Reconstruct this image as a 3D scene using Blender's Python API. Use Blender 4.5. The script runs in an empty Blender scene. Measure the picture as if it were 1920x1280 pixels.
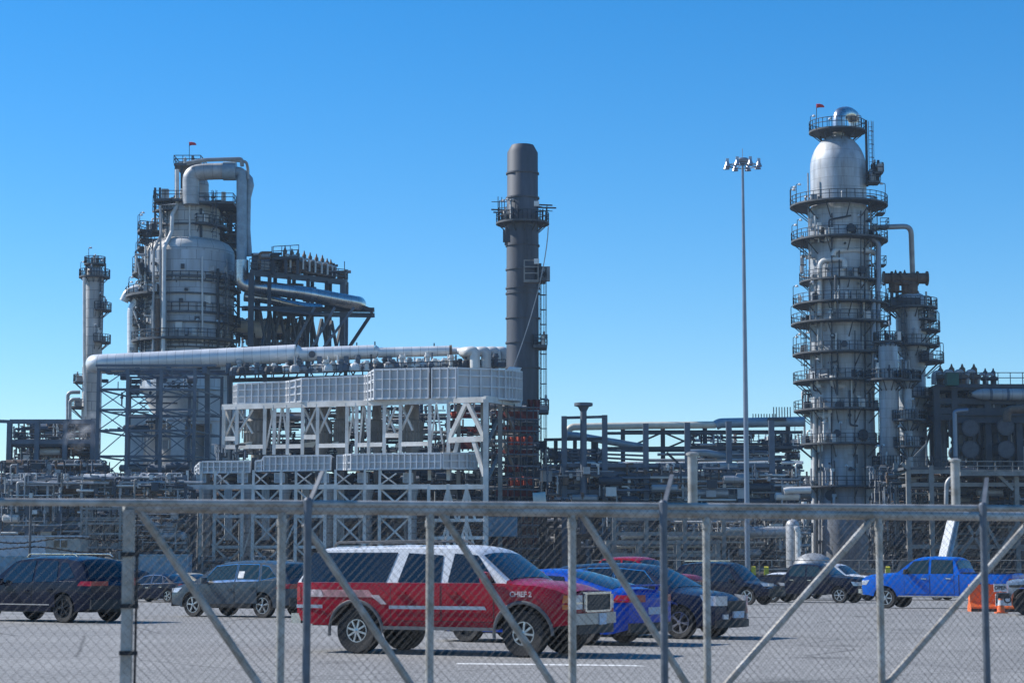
import bpy, math, random
from mathutils import Vector, Matrix
R = math.radians
rnd = random.Random(11)
sc = bpy.context.scene
COL = sc.collection
# ------------------------------------------------------------------ camera, sky, sun, exposure
FPX = 3733.3; HC = 1.65; YH = 1050.0
PITCH = math.atan((YH - 640) / FPX)
cp, sp = math.cos(PITCH), math.sin(PITCH)
cam = bpy.data.cameras.new('camera'); camo = bpy.data.objects.new('camera', cam); COL.objects.link(camo)
camo.location = (0, 0, HC); camo.rotation_euler = (R(90) + PITCH, 0, 0)
cam.sensor_width = 36; cam.lens = 70; cam.clip_start = .5; cam.clip_end = 6000
cam.dof.use_dof = True; cam.dof.focus_distance = 95; cam.dof.aperture_fstop = 3.6
sc.camera = camo
SUN_EL, SUN_AZ = R(40), R(17)          # azimuth behind the plane of the picture, on the left
sundir = Vector((-math.cos(SUN_AZ) * math.cos(SUN_EL), math.sin(SUN_AZ) * math.cos(SUN_EL), math.sin(SUN_EL)))
wd = bpy.data.worlds.new('World'); sc.world = wd; wd.use_nodes = True
nt = wd.node_tree; nt.nodes.clear()
sky = nt.nodes.new('ShaderNodeTexSky'); sky.sky_type = 'NISHITA'; sky.sun_disc = False
sky.sun_elevation = SUN_EL; sky.sun_rotation = math.atan2(sundir.x, sundir.y)
sky.altitude = 0; sky.air_density = 1.0; sky.dust_density = 0.0; sky.ozone_density = 6.0
hs = nt.nodes.new('ShaderNodeHueSaturation'); hs.inputs['Saturation'].default_value = 1.31; hs.inputs['Hue'].default_value = .5
bg = nt.nodes.new('ShaderNodeBackground'); bg.inputs['Strength'].default_value = .118
wo = nt.nodes.new('ShaderNodeOutputWorld')
nt.links.new(sky.outputs[0], hs.inputs['Color']); nt.links.new(hs.outputs[0], bg.inputs['Color']); nt.links.new(bg.outputs[0], wo.inputs['Surface'])
sl = bpy.data.lights.new('sun', 'SUN'); sl.energy = 4.8; sl.angle = R(.53); sl.color = (1, .965, .91)
so = bpy.data.objects.new('sun', sl); COL.objects.link(so); so.location = sundir * 300
so.rotation_euler = (-sundir).to_track_quat('-Z', 'Y').to_euler()
sc.view_settings.view_transform = 'Standard'; sc.view_settings.look = 'None'
sc.view_settings.exposure = .42; sc.view_settings.gamma = 1; sc.view_settings.use_curve_mapping = False
sc.render.engine = 'CYCLES'
sc.cycles.use_denoising = True; sc.cycles.max_bounces = 6; sc.cycles.diffuse_bounces = 3; sc.cycles.glossy_bounces = 3
sc.cycles.transmission_bounces = 3; sc.cycles.volume_bounces = 2; sc.cycles.use_adaptive_sampling = True; sc.cycles.adaptive_threshold = .01
sc.cycles.caustics_reflective = False; sc.cycles.caustics_refractive = False; sc.cycles.filter_width = 1.5

def W(px, py, Y):                      # a pixel of the photograph at depth Y, as a point of the place
    a = (px - 960) / FPX; b = (640 - py) / FPX
    t = Y / (cp - b * sp)
    return Vector((a * t, Y, HC + (sp + b * cp) * t))
def ZX(px, py, Y):
    v = W(px, py, Y); return v.x, v.z
def mpp(py, Y):                        # metres per pixel
    return (W(961, py, Y) - W(960, py, Y)).x
# ------------------------------------------------------------------ materials
M = {}
def mat(name, col, rough=.55, metal=0., var=.18, scale=.6, stretch=1., bump=0., seam=None, coat=0., tint=None, fine=0., spec=.5):
    m = bpy.data.materials.new(name); m.use_nodes = True; t = m.node_tree; N = t.nodes; L = t.links
    b = N['Principled BSDF']; b.inputs['Roughness'].default_value = rough; b.inputs['Metallic'].default_value = metal
    b.inputs['Specular IOR Level'].default_value = spec
    if coat: b.inputs['Coat Weight'].default_value = coat; b.inputs['Coat Roughness'].default_value = .04
    tc = N.new('ShaderNodeTexCoord'); mp = N.new('ShaderNodeMapping'); mp.inputs['Scale'].default_value = (1, 1, stretch)
    L.new(tc.outputs['Object'], mp.inputs['Vector'])
    n = N.new('ShaderNodeTexNoise'); n.inputs['Scale'].default_value = scale; n.inputs['Detail'].default_value = 6; n.inputs['Roughness'].default_value = .65
    L.new(mp.outputs[0], n.inputs['Vector'])
    rp = N.new('ShaderNodeValToRGB'); e = rp.color_ramp.elements
    d = tint if tint else tuple(c * (1 - var * 1.6) for c in col)
    e[0].position = .32; e[0].color = (*d, 1); e[1].position = .66; e[1].color = (*[min(1, c * (1 + var * .5)) for c in col], 1)
    L.new(n.outputs['Fac'], rp.inputs['Fac']); out = rp.outputs['Color']
    if fine:
        n2 = N.new('ShaderNodeTexNoise'); n2.inputs['Scale'].default_value = fine; n2.inputs['Detail'].default_value = 3
        L.new(tc.outputs['Object'], n2.inputs['Vector'])
        mr = N.new('ShaderNodeMapRange'); mr.inputs[1].default_value = .3; mr.inputs[2].default_value = .7; mr.inputs[3].default_value = .55; mr.inputs[4].default_value = 1.45
        L.new(n2.outputs['Fac'], mr.inputs[0])
        mx = N.new('ShaderNodeMix'); mx.data_type = 'RGBA'; mx.blend_type = 'MULTIPLY'; mx.inputs[0].default_value = 1
        L.new(out, mx.inputs[6]); L.new(mr.outputs[0], mx.inputs[7]); out = mx.outputs[2]
    hgt = n.outputs['Fac']
    if seam:                            # cladding sheets laid along the UV (metres): width, height, mortar
        w, h, mo, dark = seam
        br = N.new('ShaderNodeTexBrick'); br.inputs['Scale'].default_value = 1
        br.inputs['Brick Width'].default_value = w; br.inputs['Row Height'].default_value = h
        br.inputs['Mortar Size'].default_value = mo; br.inputs['Mortar Smooth'].default_value = .3
        br.inputs['Color1'].default_value = (.86, .87, .88, 1); br.inputs['Color2'].default_value = (1.05, 1.04, 1.03, 1)
        br.inputs['Mortar'].default_value = (dark, dark, dark, 1); br.offset = .37
        L.new(tc.outputs['UV'], br.inputs['Vector'])
        mx = N.new('ShaderNodeMix'); mx.data_type = 'RGBA'; mx.blend_type = 'MULTIPLY'; mx.inputs[0].default_value = 1
        L.new(out, mx.inputs[6]); L.new(br.outputs['Color'], mx.inputs[7]); out = mx.outputs[2]
    L.new(out, b.inputs['Base Color'])
    mr2 = N.new('ShaderNodeMapRange'); mr2.inputs[3].default_value = max(0, rough - .12); mr2.inputs[4].default_value = min(1, rough + .12)
    L.new(n.outputs['Fac'], mr2.inputs[0]); L.new(mr2.outputs[0], b.inputs['Roughness'])
    if bump:
        bp = N.new('ShaderNodeBump'); bp.inputs['Strength'].default_value = bump; bp.inputs['Distance'].default_value = .05
        L.new(hgt, bp.inputs['Height']); L.new(bp.outputs[0], b.inputs['Normal'])
    M[name] = m; return m
mat('asphalt', (.265, .26, .25), .92, var=.10, scale=.22, fine=22, spec=.2)
t = M['asphalt'].node_tree; N, L = t.nodes, t.links; b_ = N['Principled BSDF']; src = b_.inputs['Base Color'].links[0].from_socket
tc = N.new('ShaderNodeTexCoord'); vo = N.new('ShaderNodeTexVoronoi'); vo.feature = 'DISTANCE_TO_EDGE'; vo.inputs['Scale'].default_value = .16; nz = N.new('ShaderNodeTexNoise'); nz.inputs['Scale'].default_value = .5; nz.inputs['Detail'].default_value = 5
va = N.new('ShaderNodeMix'); va.data_type = 'VECTOR'; va.inputs[0].default_value = .12; L.new(tc.outputs['Object'], va.inputs[4]); L.new(nz.outputs['Color'], va.inputs[5]); L.new(tc.outputs['Object'], nz.inputs['Vector']); L.new(va.outputs[1], vo.inputs['Vector'])
m1 = N.new('ShaderNodeMapRange'); m1.inputs[1].default_value = 0; m1.inputs[2].default_value = .008; m1.inputs[3].default_value = .5; m1.inputs[4].default_value = 1; L.new(vo.outputs['Distance'], m1.inputs[0])
n2 = N.new('ShaderNodeTexNoise'); n2.inputs['Scale'].default_value = .33; n2.inputs['Detail'].default_value = 4; L.new(tc.outputs['Object'], n2.inputs['Vector']); m2 = N.new('ShaderNodeMapRange'); m2.inputs[1].default_value = .62; m2.inputs[2].default_value = .74; m2.inputs[3].default_value = 1; m2.inputs[4].default_value = .62; L.new(n2.outputs['Fac'], m2.inputs[0])
mm = N.new('ShaderNodeMath'); mm.operation = 'MULTIPLY'; L.new(m1.outputs[0], mm.inputs[0]); L.new(m2.outputs[0], mm.inputs[1]); mx = N.new('ShaderNodeMix'); mx.data_type = 'RGBA'; mx.blend_type = 'MULTIPLY'; mx.inputs[0].default_value = 1
L.new(src, mx.inputs[6]); L.new(mm.outputs[0], mx.inputs[7]); L.new(mx.outputs[2], b_.inputs['Base Color'])
mat('road_paint', (.78, .78, .75), .8, var=.2, scale=3)
mat('clad', (.46, .50, .54), .5, .2, var=.3, scale=.6, stretch=.16, seam=(3.4, 1.25, .03, .6), tint=(.25, .245, .24))
mat('clad_old', (.50, .51, .51), .6, .1, var=.25, scale=.3, stretch=.3, seam=(2.6, 1.5, .06, .5), tint=(.38, .36, .33))
mat('clad_vessel', (.47, .52, .57), .55, .15, var=.2, scale=.35, stretch=.18, seam=(2.4, 2.1, .05, .55), tint=(.30, .30, .30))
mat('jacket', (.80, .80, .79), .34, .15, var=.1, scale=.5, seam=(50, 1.05, .035, .55))
mat('shiny', (.55, .56, .57), .28, .9, var=.1, seam=(50, 1.05, .035, .6))
mat('jacket_dull', (.44, .45, .46), .5, .25, var=.2, scale=.5, seam=(50, 1.3, .04, .6))
mat('pipe_white', (.66, .65, .62), .45, .1, var=.12, scale=1)
mat('pipe_cream', (.62, .58, .48), .5, 0, var=.12, scale=1)
mat('pipe_grey', (.36, .37, .38), .5, .3, var=.25, scale=.7)
mat('pipe_blue', (.26, .35, .42), .5, .2, var=.2, scale=.7)
mat('pipe_rust', (.17, .11, .075), .75, 0, var=.35, scale=1.2)
mat('steel_blue', (.12, .15, .19), .6, .1, var=.25, scale=.5)
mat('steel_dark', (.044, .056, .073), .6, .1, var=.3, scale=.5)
mat('steel_grey', (.26, .255, .24), .65, .1, var=.3, scale=.6)
mat('steel_white', (.72, .70, .66), .55, 0, var=.2, scale=.5, tint=(.50, .47, .42))
mat('rail', (.05, .06, .075), .55, .2, var=.2)
mat('deck', (.10, .11, .12), .7, .2, var=.3)
mat('duct', (.48, .50, .53), .5, .1, var=.2, scale=.5, stretch=.25, tint=(.40, .40, .40))
mat('duct_rib', (.64, .65, .66), .5, .1, var=.12, scale=.6)
mat('stack', (.078, .088, .108), .62, 0, var=.35, scale=.5, stretch=.15)
mat('concrete', (.50, .49, .47), .85, 0, var=.25, scale=.4, stretch=.5)
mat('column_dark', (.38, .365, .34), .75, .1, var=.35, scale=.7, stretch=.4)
mat('galv', (.40, .40, .385), .5, .25, var=.3, scale=5, tint=(.235, .205, .165))
mat('galv_blue', (.12, .14, .17), .5, .3, var=.25, scale=6)
mat('wire', (.075, .075, .075), .7, .0, var=.2, scale=5)
mat('mast', (.21, .25, .31), .42, .5, var=.12, scale=.5)
mat('lamp_shell', (.42, .44, .48), .3, .6, var=.1)
mat('lamp_glass', (.75, .75, .72), .3)
mat('net_red', (.17, .025, .025), .85, var=.4, scale=.8)
mat('net_orange', (.45, .065, .03), .8, var=.3, scale=.8)
mat('orange', (.85, .17, .035), .55, var=.12, scale=2)
mat('green_box', (.01, .10, .07), .6)
mat('yellow', (.7, .6, .03), .6)
mat('flag_red', (.65, .04, .05), .7)
mat('sign_white', (.75, .75, .74), .6, var=.08)
mat('ink', (.02, .02, .025), .7)
mat('container_blue', (.16, .30, .40), .6, var=.25, scale=1)
mat('trailer_white', (.55, .57, .60), .6, var=.15, scale=1)
mat('trailer_tan', (.42, .38, .33), .7, var=.15, scale=1)
mat('window_dark', (.03, .035, .04), .15)
mat('shell_face', (.10, .105, .12), .6, .2, var=.25, scale=1.2)
# car materials
def paint(name, c, rough=.28, metal=.0, coat=.15): mat(name, c, rough, metal, var=.05, scale=2, coat=coat, spec=.12)
paint('paint_red', (.33, .005, .022)); paint('paint_white', (.72, .73, .75)); paint('paint_navy', (.008, .012, .03))
paint('paint_slate', (.06, .085, .11), metal=.3); paint('paint_blue', (.002, .12, .56)); paint('paint_royal', (.002, .06, .42))
paint('paint_black', (.008, .009, .013)); paint('paint_midnight', (.012, .022, .055)); paint('paint_silver', (.30, .34, .40), metal=.5)
paint('paint_sand', (.45, .40, .30))
mat('tyre', (.012, .012, .013), .8, var=.2, scale=8)
mat('rim', (.55, .56, .58), .28, .85, var=.08); mat('rim_dark', (.03, .03, .035), .35, .6)
mat('glass', (.008, .012, .018), .06, 0, var=.0, spec=.7); mat('glass_green', (.018, .035, .036), .06, 0, var=.0, spec=.7)
mat('trim', (.014, .014, .016), .6); mat('trim_grey', (.12, .12, .125), .6); mat('chrome', (.62, .64, .66), .15, 1, var=.05)
mat('lens_red', (.35, .01, .02), .2); mat('lens_clear', (.55, .58, .62), .12, .2); mat('lens_amber', (.75, .20, .03), .25)
mat('worn_letter', (.55, .46, .48), .6, var=.35, scale=12)
mat('decal_pale', (.62, .50, .50), .5, var=.45, scale=5); mat('decal_faded', (.50, .24, .24), .5, var=.4, scale=5)
mat('plate', (.50, .56, .66), .5)
# steam
sm = bpy.data.materials.new('steam'); sm.use_nodes = True; t = sm.node_tree
t.nodes.remove(t.nodes['Principled BSDF']); pv = t.nodes.new('ShaderNodeVolumePrincipled')
pv.inputs['Color'].default_value = (.95, .96, 1, 1); pv.inputs['Anisotropy'].default_value = .3
tc = t.nodes.new('ShaderNodeTexCoord'); nn = t.nodes.new('ShaderNodeTexNoise'); nn.inputs['Scale'].default_value = .8; nn.inputs['Detail'].default_value = 6
mr = t.nodes.new('ShaderNodeMapRange'); mr.inputs[1].default_value = .48; mr.inputs[2].default_value = .75; mr.inputs[3].default_value = 0; mr.inputs[4].default_value = .35
mp = t.nodes.new('ShaderNodeMapping'); mp.inputs['Location'].default_value = (0, 0, -1); mp.inputs['Scale'].default_value = (1 / 2.4, 1 / 2.4, 1 / 2.6); ln = t.nodes.new('ShaderNodeVectorMath'); ln.operation = 'LENGTH'
fa = t.nodes.new('ShaderNodeMapRange'); fa.inputs[1].default_value = .15; fa.inputs[2].default_value = 1; fa.inputs[3].default_value = 1; fa.inputs[4].default_value = 0; mu = t.nodes.new('ShaderNodeMath'); mu.operation = 'MULTIPLY'
t.links.new(tc.outputs['Object'], nn.inputs['Vector']); t.links.new(nn.outputs['Fac'], mr.inputs[0]); t.links.new(tc.outputs['Object'], mp.inputs['Vector']); t.links.new(mp.outputs[0], ln.inputs[0]); t.links.new(ln.outputs['Value'], fa.inputs[0])
t.links.new(mr.outputs[0], mu.inputs[0]); t.links.new(fa.outputs[0], mu.inputs[1]); t.links.new(mu.outputs[0], pv.inputs['Density'])
t.links.new(pv.outputs[0], t.nodes['Material Output'].inputs['Volume']); M['steam'] = sm
# ------------------------------------------------------------------ objects
def tag(o, label=None, cat=None, group=None, kind=None):
    if label: o['label'] = label
    if cat: o['category'] = cat
    if group: o['group'] = group
    if kind: o['kind'] = kind
    return o
def thing(name, label, cat, loc=(0, 0, 0), rz=0, group=None):
    o = bpy.data.objects.new(name, None); COL.objects.link(o); o.empty_display_size = .3
    o.location = loc; o.rotation_euler = (0, 0, rz); return tag(o, label, cat, group)
def kids(o): return [c for c in COL.objects if c.parent == o]
def dup(o, loc, rz=None, label=None):
    def rec(s, p):
        c = s.copy(); COL.objects.link(c)
        if p: c.parent = p
        for k in s.children: rec(k, c)
        return c
    c = rec(o, None); c.location = loc
    if rz is not None: c.rotation_euler.z = rz
    if label: c['label'] = label
    return c
class MB:
    def __init__(s): s.v = []; s.f = []; s.uv = []; s.mi = []; s.m = 0
    def face(s, idx, uv=None): s.f.append(idx); s.uv.append(uv); s.mi.append(s.m); return s
    def quad(s, a, b, c, d):
        i = len(s.v); s.v += [Vector(a), Vector(b), Vector(c), Vector(d)]; return s.face((i, i + 1, i + 2, i + 3))
    def hexa(s, P):                      # eight corners, bottom loop then top loop
        i = len(s.v); s.v += [Vector(p) for p in P]
        for q in ((3, 2, 1, 0), (4, 5, 6, 7), (0, 1, 5, 4), (1, 2, 6, 5), (2, 3, 7, 6), (3, 0, 4, 7)): s.face(tuple(i + k for k in q))
        return s
    def box(s, a, b):
        x0, y0, z0 = a; x1, y1, z1 = b
        return s.hexa([(x0, y0, z0), (x1, y0, z0), (x1, y1, z0), (x0, y1, z0), (x0, y0, z1), (x1, y0, z1), (x1, y1, z1), (x0, y1, z1)])
    def cbox(s, c, d): return s.box([c[k] - d[k] / 2 for k in range(3)], [c[k] + d[k] / 2 for k in range(3)])
    def bar(s, p, q, w, h=None, up=None):  # a straight member of rectangular section
        p = Vector(p); q = Vector(q); h = h or w; d = (q - p)
        if d.length < 1e-6: return s
        d.normalize(); u = Vector(up) if up else (Vector((0, 0, 1)) if abs(d.z) < .95 else Vector((0, 1, 0)))
        a = d.cross(u).normalized() * (w / 2); b = d.cross(a).normalized() * (h / 2)
        return s.hexa([p - a - b, p + a - b, p + a + b, p - a + b, q - a - b, q + a - b, q + a + b, q - a + b])
    def ibeam(s, p, q, w, h=None, up=None):  # flanges and web
        p = Vector(p); q = Vector(q); h = h or w; d = (q - p).normalized()
        u = Vector(up) if up else (Vector((0, 0, 1)) if abs(d.z) < .95 else Vector((0, 1, 0)))
        a = d.cross(u).normalized(); b = d.cross(a).normalized()
        t = max(w * .12, .02)
        for sg in (-1, 1):
            o = b * (sg * (h / 2 - t / 2)); s.bar(p + o, q + o, w, t, up=b if False else u)
        s.bar(p, q, t * 1.1, h - 2.02 * t, up=u); return s
    def tube(s, pts, r, n=10, caps=True, closed=False):
        pts = [Vector(p) for p in pts]; k = len(pts); rs = r if isinstance(r, (list, tuple)) else [r] * k
        T = []
        for i in range(k):
            a = pts[max(i - 1, 0)]; b = pts[min(i + 1, k - 1)]; d = (b - a)
            T.append(d.normalized() if d.length > 1e-9 else Vector((0, 0, 1)))
        u = Vector((0, 0, 1)) if abs(T[0].z) < .9 else Vector((1, 0, 0))
        u = (u - T[0] * u.dot(T[0])).normalized(); base = len(s.v); L = 0; Ls = []
        for i in range(k):
            if i: L += (pts[i] - pts[i - 1]).length
            Ls.append(L)
            u = (u - T[i] * u.dot(T[i])); u = u.normalized() if u.length > 1e-6 else T[i].orthogonal().normalized()
            w = T[i].cross(u)
            for j in range(n):
                an = 2 * math.pi * j / n; s.v.append(pts[i] + (u * math.cos(an) + w * math.sin(an)) * rs[i])
        for i in range(k - 1):
            c = 2 * math.pi * max(rs[i], .001) / n
            for j in range(n):
                j2 = (j + 1) % n
                s.face((base + i * n + j, base + i * n + j2, base + (i + 1) * n + j2, base + (i + 1) * n + j),
                       ((j * c, Ls[i]), ((j + 1) * c, Ls[i]), ((j + 1) * c, Ls[i + 1]), (j * c, Ls[i + 1])))
        if caps:
            s.face(tuple(base + j for j in reversed(range(n)))); s.face(tuple(base + (k - 1) * n + j for j in range(n)))
        return s
    def lathe(s, prof, c, n=32, a0=0, a1=360, axis='z'):
        c = Vector(c); base = len(s.v); k = len(prof); full = abs(a1 - a0) >= 359.9; m = n if full else n + 1
        Ls = [0]
        for i in range(1, k): Ls.append(Ls[-1] + math.hypot(prof[i][0] - prof[i - 1][0], prof[i][1] - prof[i - 1][1]))
        for j in range(m):
            an = R(a0 + (a1 - a0) * j / n); ca, sa = math.cos(an), math.sin(an)
            for (r, z) in prof:
                p = (r * ca, r * sa, z)
                if axis == 'y': p = (r * ca, z, r * sa)
                if axis == 'x': p = (z, r * ca, r * sa)
                s.v.append(c + Vector(p))
        rr = max(p[0] for p in prof)
        for j in range(n):
            j2 = (j + 1) % m; u0 = rr * R(a1 - a0) * j / n; u1 = rr * R(a1 - a0) * (j + 1) / n
            for i in range(k - 1):
                q = [(j, i, u0), (j2, i, u1), (j2, i + 1, u1), (j, i + 1, u0)]
                s.face(tuple(base + a * k + b for a, b, _ in q), tuple((u, c.z + prof[b][1] if axis == 'z' else Ls[b]) for _, b, u in q))
        return s
    def prism(s, poly, d0, d1, fn):       # a polygon (2-D) given thickness: fn((u, v), d) -> point
        n = len(poly); i = len(s.v)
        s.v += [Vector(fn(p, d0)) for p in poly] + [Vector(fn(p, d1)) for p in poly]
        s.face(tuple(range(i, i + n))); s.face(tuple(range(i + 2 * n - 1, i + n - 1, -1)))
        for j in range(n): s.face((i + j, i + n + j, i + n + (j + 1) % n, i + (j + 1) % n))
        return s
    def build(s, name, m, parent=None, local=False, sharp=35, recalc=False):
        if not s.v: return None
        me = bpy.data.meshes.new(name); off = Vector((0, 0, 0))
        if parent is not None and not local:
            q = parent
            while q: off += q.location; q = q.parent
        if parent is None and not local:   # a top-level mesh stands at its base
            xs = [v.x for v in s.v]; ys = [v.y for v in s.v]
            off = Vector(((min(xs) + max(xs)) / 2, (min(ys) + max(ys)) / 2, min(v.z for v in s.v)))
        me.from_pydata([tuple(v - off) for v in s.v], [], s.f)
        if any(u is not None for u in s.uv):
            ul = me.uv_layers.new(name='UVMap').data; k = 0
            for f, u in zip(s.f, s.uv):
                for j in range(len(f)):
                    if u is not None: ul[k].uv = u[j]
                    k += 1
        mm = m if isinstance(m, (list, tuple)) else [m]
        for q in mm: me.materials.append(M[q] if isinstance(q, str) else q)
        if len(mm) > 1: me.polygons.foreach_set('material_index', s.mi)
        me.polygons.foreach_set('use_smooth', [True] * len(me.polygons)); me.set_sharp_from_angle(angle=R(sharp)); me.update()
        o = bpy.data.objects.new(name, me); COL.objects.link(o)
        if parent is not None: o.parent = parent
        elif not local: o.location = off
        return o
def fillet(pts, rad, n=6):
    pts = [Vector(p) for p in pts]; out = [pts[0]]
    for i in range(1, len(pts) - 1):
        a, b, c = pts[i - 1], pts[i], pts[i + 1]; d1 = (a - b); d2 = (c - b); r = min(rad, d1.length * .49, d2.length * .49)
        p = b + d1.normalized() * r; q = b + d2.normalized() * r
        for k in range(n + 1):
            t = k / n; out.append(p * (1 - t) ** 2 + b * 2 * t * (1 - t) + q * t * t)
    out.append(pts[-1]); return out
# ------------------------------------------------------------------ shared plant builders
def rail_line(mb, pts, h=1.1, w=.08, post=1.6, rails=(1.0, .55)):
    pts = [Vector(p) for p in pts]
    for a, b in zip(pts[:-1], pts[1:]):
        d = b - a; n = max(1, round(d.length / post))
        for k in range(n + 1):
            p = a.lerp(b, k / n); mb.bar(p, p + Vector((0, 0, h)), w * .9)
        for f in rails:
            o = Vector((0, 0, h * f)); mb.bar(a + o, b + o, w)
def arc_pts(c, r, a0, a1, z, n):
    return [Vector((c[0] + r * math.cos(R(a0 + (a1 - a0) * k / n)), c[1] + r * math.sin(R(a0 + (a1 - a0) * k / n)), z)) for k in range(n + 1)]
def ring_platform(parent, c, ri, ro, z, a0=0, a1=360, h=1.15, rail_w=.08, lamp=0, thick=.22):
    """a curved walkway round a vessel: deck with toe plate and brackets, railing as its own sub-part"""
    n = max(6, int(abs(a1 - a0) / 10)); d = MB()
    d.lathe([(ri, z), (ro, z), (ro, z - thick), (ri, z - thick), (ri, z)] if abs(a1 - a0) >= 359 else [(ri, z), (ro, z), (ro, z - thick), (ri, z - thick), (ri, z)], (c[0], c[1], 0), n, a0, a1)
    if abs(a1 - a0) < 359:
        for a in (a0, a1):
            ca, sa = math.cos(R(a)), math.sin(R(a)); P = lambda r, zz: (c[0] + r * ca, c[1] + r * sa, zz)
            d.quad(P(ri, z), P(ro, z), P(ro, z - thick), P(ri, z - thick))
    for k in range(0, n, 3):
        a = R(a0 + (a1 - a0) * (k + .5) / n); ca, sa = math.cos(a), math.sin(a)
        d.bar((c[0] + (ro - .25) * ca, c[1] + (ro - .25) * sa, z - thick), (c[0] + ri * ca, c[1] + ri * sa, z - thick - (ro - ri) * .75), .12)
    o = d.build('platform', 'deck', parent)
    r = MB(); pts = arc_pts(c, ro - .06, a0, a1, z, n)
    if abs(a1 - a0) < 359: pts = [Vector((c[0] + ri * math.cos(R(a0)), c[1] + ri * math.sin(R(a0)), z))] + pts + [Vector((c[0] + ri * math.cos(R(a1)), c[1] + ri * math.sin(R(a1)), z))]
    rail_line(r, pts, h, rail_w, post=1.3); rl = r.build('railing', 'rail', o); rl.parent = o; 
    if lamp:
        for k in range(lamp):
            a = R(a0 + (a1 - a0) * rnd.random()); p = Vector((c[0] + (ro - .06) * math.cos(a), c[1] + (ro - .06) * math.sin(a), z))
            lm = MB(); out = Vector((math.cos(a), math.sin(a), 0)) * -.5
            lm.tube(fillet([p, p + Vector((0, 0, 2.5)), p + Vector((0, 0, 2.55)) + out], .2, 3), .05, 5)
            q = p + Vector((0, 0, 2.42)) + out; lm.m = 1
            lm.lathe([(.02, .28), (.18, .2), (.26, 0), (.02, -.05)], q, 8)
            lm.build('lamp', ['rail', 'lamp_glass'], o)
    return o
def ladder(mb, p, z1, cage=True, face=(0, -1), w=.5, t=.07):
    p = Vector(p); f = Vector((face[0], face[1], 0)).normalized(); s = Vector((-f.y, f.x, 0)) * (w / 2); H = z1 - p.z
    for sg in (-1, 1): mb.bar(p + s * sg, p + s * sg + Vector((0, 0, H)), t)
    for k in range(int(H / .6)): q = p + Vector((0, 0, .3 + k * .6)); mb.bar(q - s, q + s, t * .7)
    if cage:
        for k in range(int(H / 1.8)):
            q = p + Vector((0, 0, 2 + k * 1.8))
            if q.z > z1: break
            pts = [q + s, q + s * 1.3 + f * .5, q + f * .75, q - s * 1.3 + f * .5, q - s]
            for a, b in zip(pts[:-1], pts[1:]): mb.bar(a, b, t * .8)
        for g in (s * 1.3 + f * .5, f * .75, -s * 1.3 + f * .5): mb.bar(p + g + Vector((0, 0, 2)), p + g + Vector((0, 0, H)), t * .7)
def relief_valve(mb, p, h=2.6, r=.22):
    """flanged stub, bulging body, bonnet and pointed cap, with an elbow to one side"""
    p = Vector(p)
    mb.lathe([(.02, 0), (r * 1.7, 0), (r * 1.7, h * .06), (r, h * .08), (r, h * .3), (r * 1.6, h * .33), (r * 1.8, h * .4), (r * 1.5, h * .5), (r * .8, h * .55), (r * .75, h * .8), (r * .4, h * .86), (r * .15, h), (.01, h)], p, 10)
PIPES = []
def pipe(pts, r, m, label, group=None, name='pipe', bend=None, n=12, cat='pipe'):
    mb = MB(); mb.tube(fillet(pts, bend if bend else r * 2.6, 5), r, n); o = mb.build(name, m)
    return tag(o, label, cat, group)
def cname(c): return {'steel_blue': 'blue-grey', 'steel_dark': 'dark', 'steel_white': 'white', 'steel_grey': 'weathered grey'}[c]
def beam_obj(parent, name, p, q, w, h, m, ib=False):
    b = MB(); (b.ibeam if ib else b.bar)(p, q, w, h); return b.build(name, m, parent)
# ------------------------------------------------------------------ the ground
GZP = [(-60, 0), (55, 0), (64, -.05), (73, -.12), (86, -.28), (100, -.45), (125, -.52), (150, -.42), (170, -.15), (185, 0), (6000, 0)]
def ip(P, x):
    if x <= P[0][0]: return P[0][1]
    for (a, b), (c, d) in zip(P[:-1], P[1:]):
        if x <= c: return b + (d - b) * (x - a) / (c - a)
    return P[-1][1]
gz = lambda y: ip(GZP, y)
mat('gravel', (.085, .08, .075), .95, var=.2, scale=.05, fine=1.5, spec=.2)
def sheet(name, m, x0, x1, y0, y1, dz, step=5, thick=0):
    g = MB(); ys = sorted(set([y0, y1] + [v for v in list(range(int(y0), 200, step)) + [400, 1500] if y0 < v < y1]))
    for a, b in zip(ys[:-1], ys[1:]):
        g.quad((x0, a, gz(a) + dz), (x1, a, gz(a) + dz), (x1, b, gz(b) + dz), (x0, b, gz(b) + dz))
    return tag(g.build(name, m, recalc=True), kind='structure')
sheet('ground', 'gravel', -900, 900, -60, 1300, -.012); sheet('parking_lot', 'asphalt', -120, 160, -40, 184, 0)
g = MB(); a = W(856, 1241, 32.4); b = W(1216, 1245, 31.6)
g.quad((a.x, 32.2, .004), (b.x, 31.55, .004), (b.x - .2, 31.95, .004), (a.x, 32.6, .004)); tag(g.build('parking_line', 'road_paint'), kind='structure')
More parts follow.
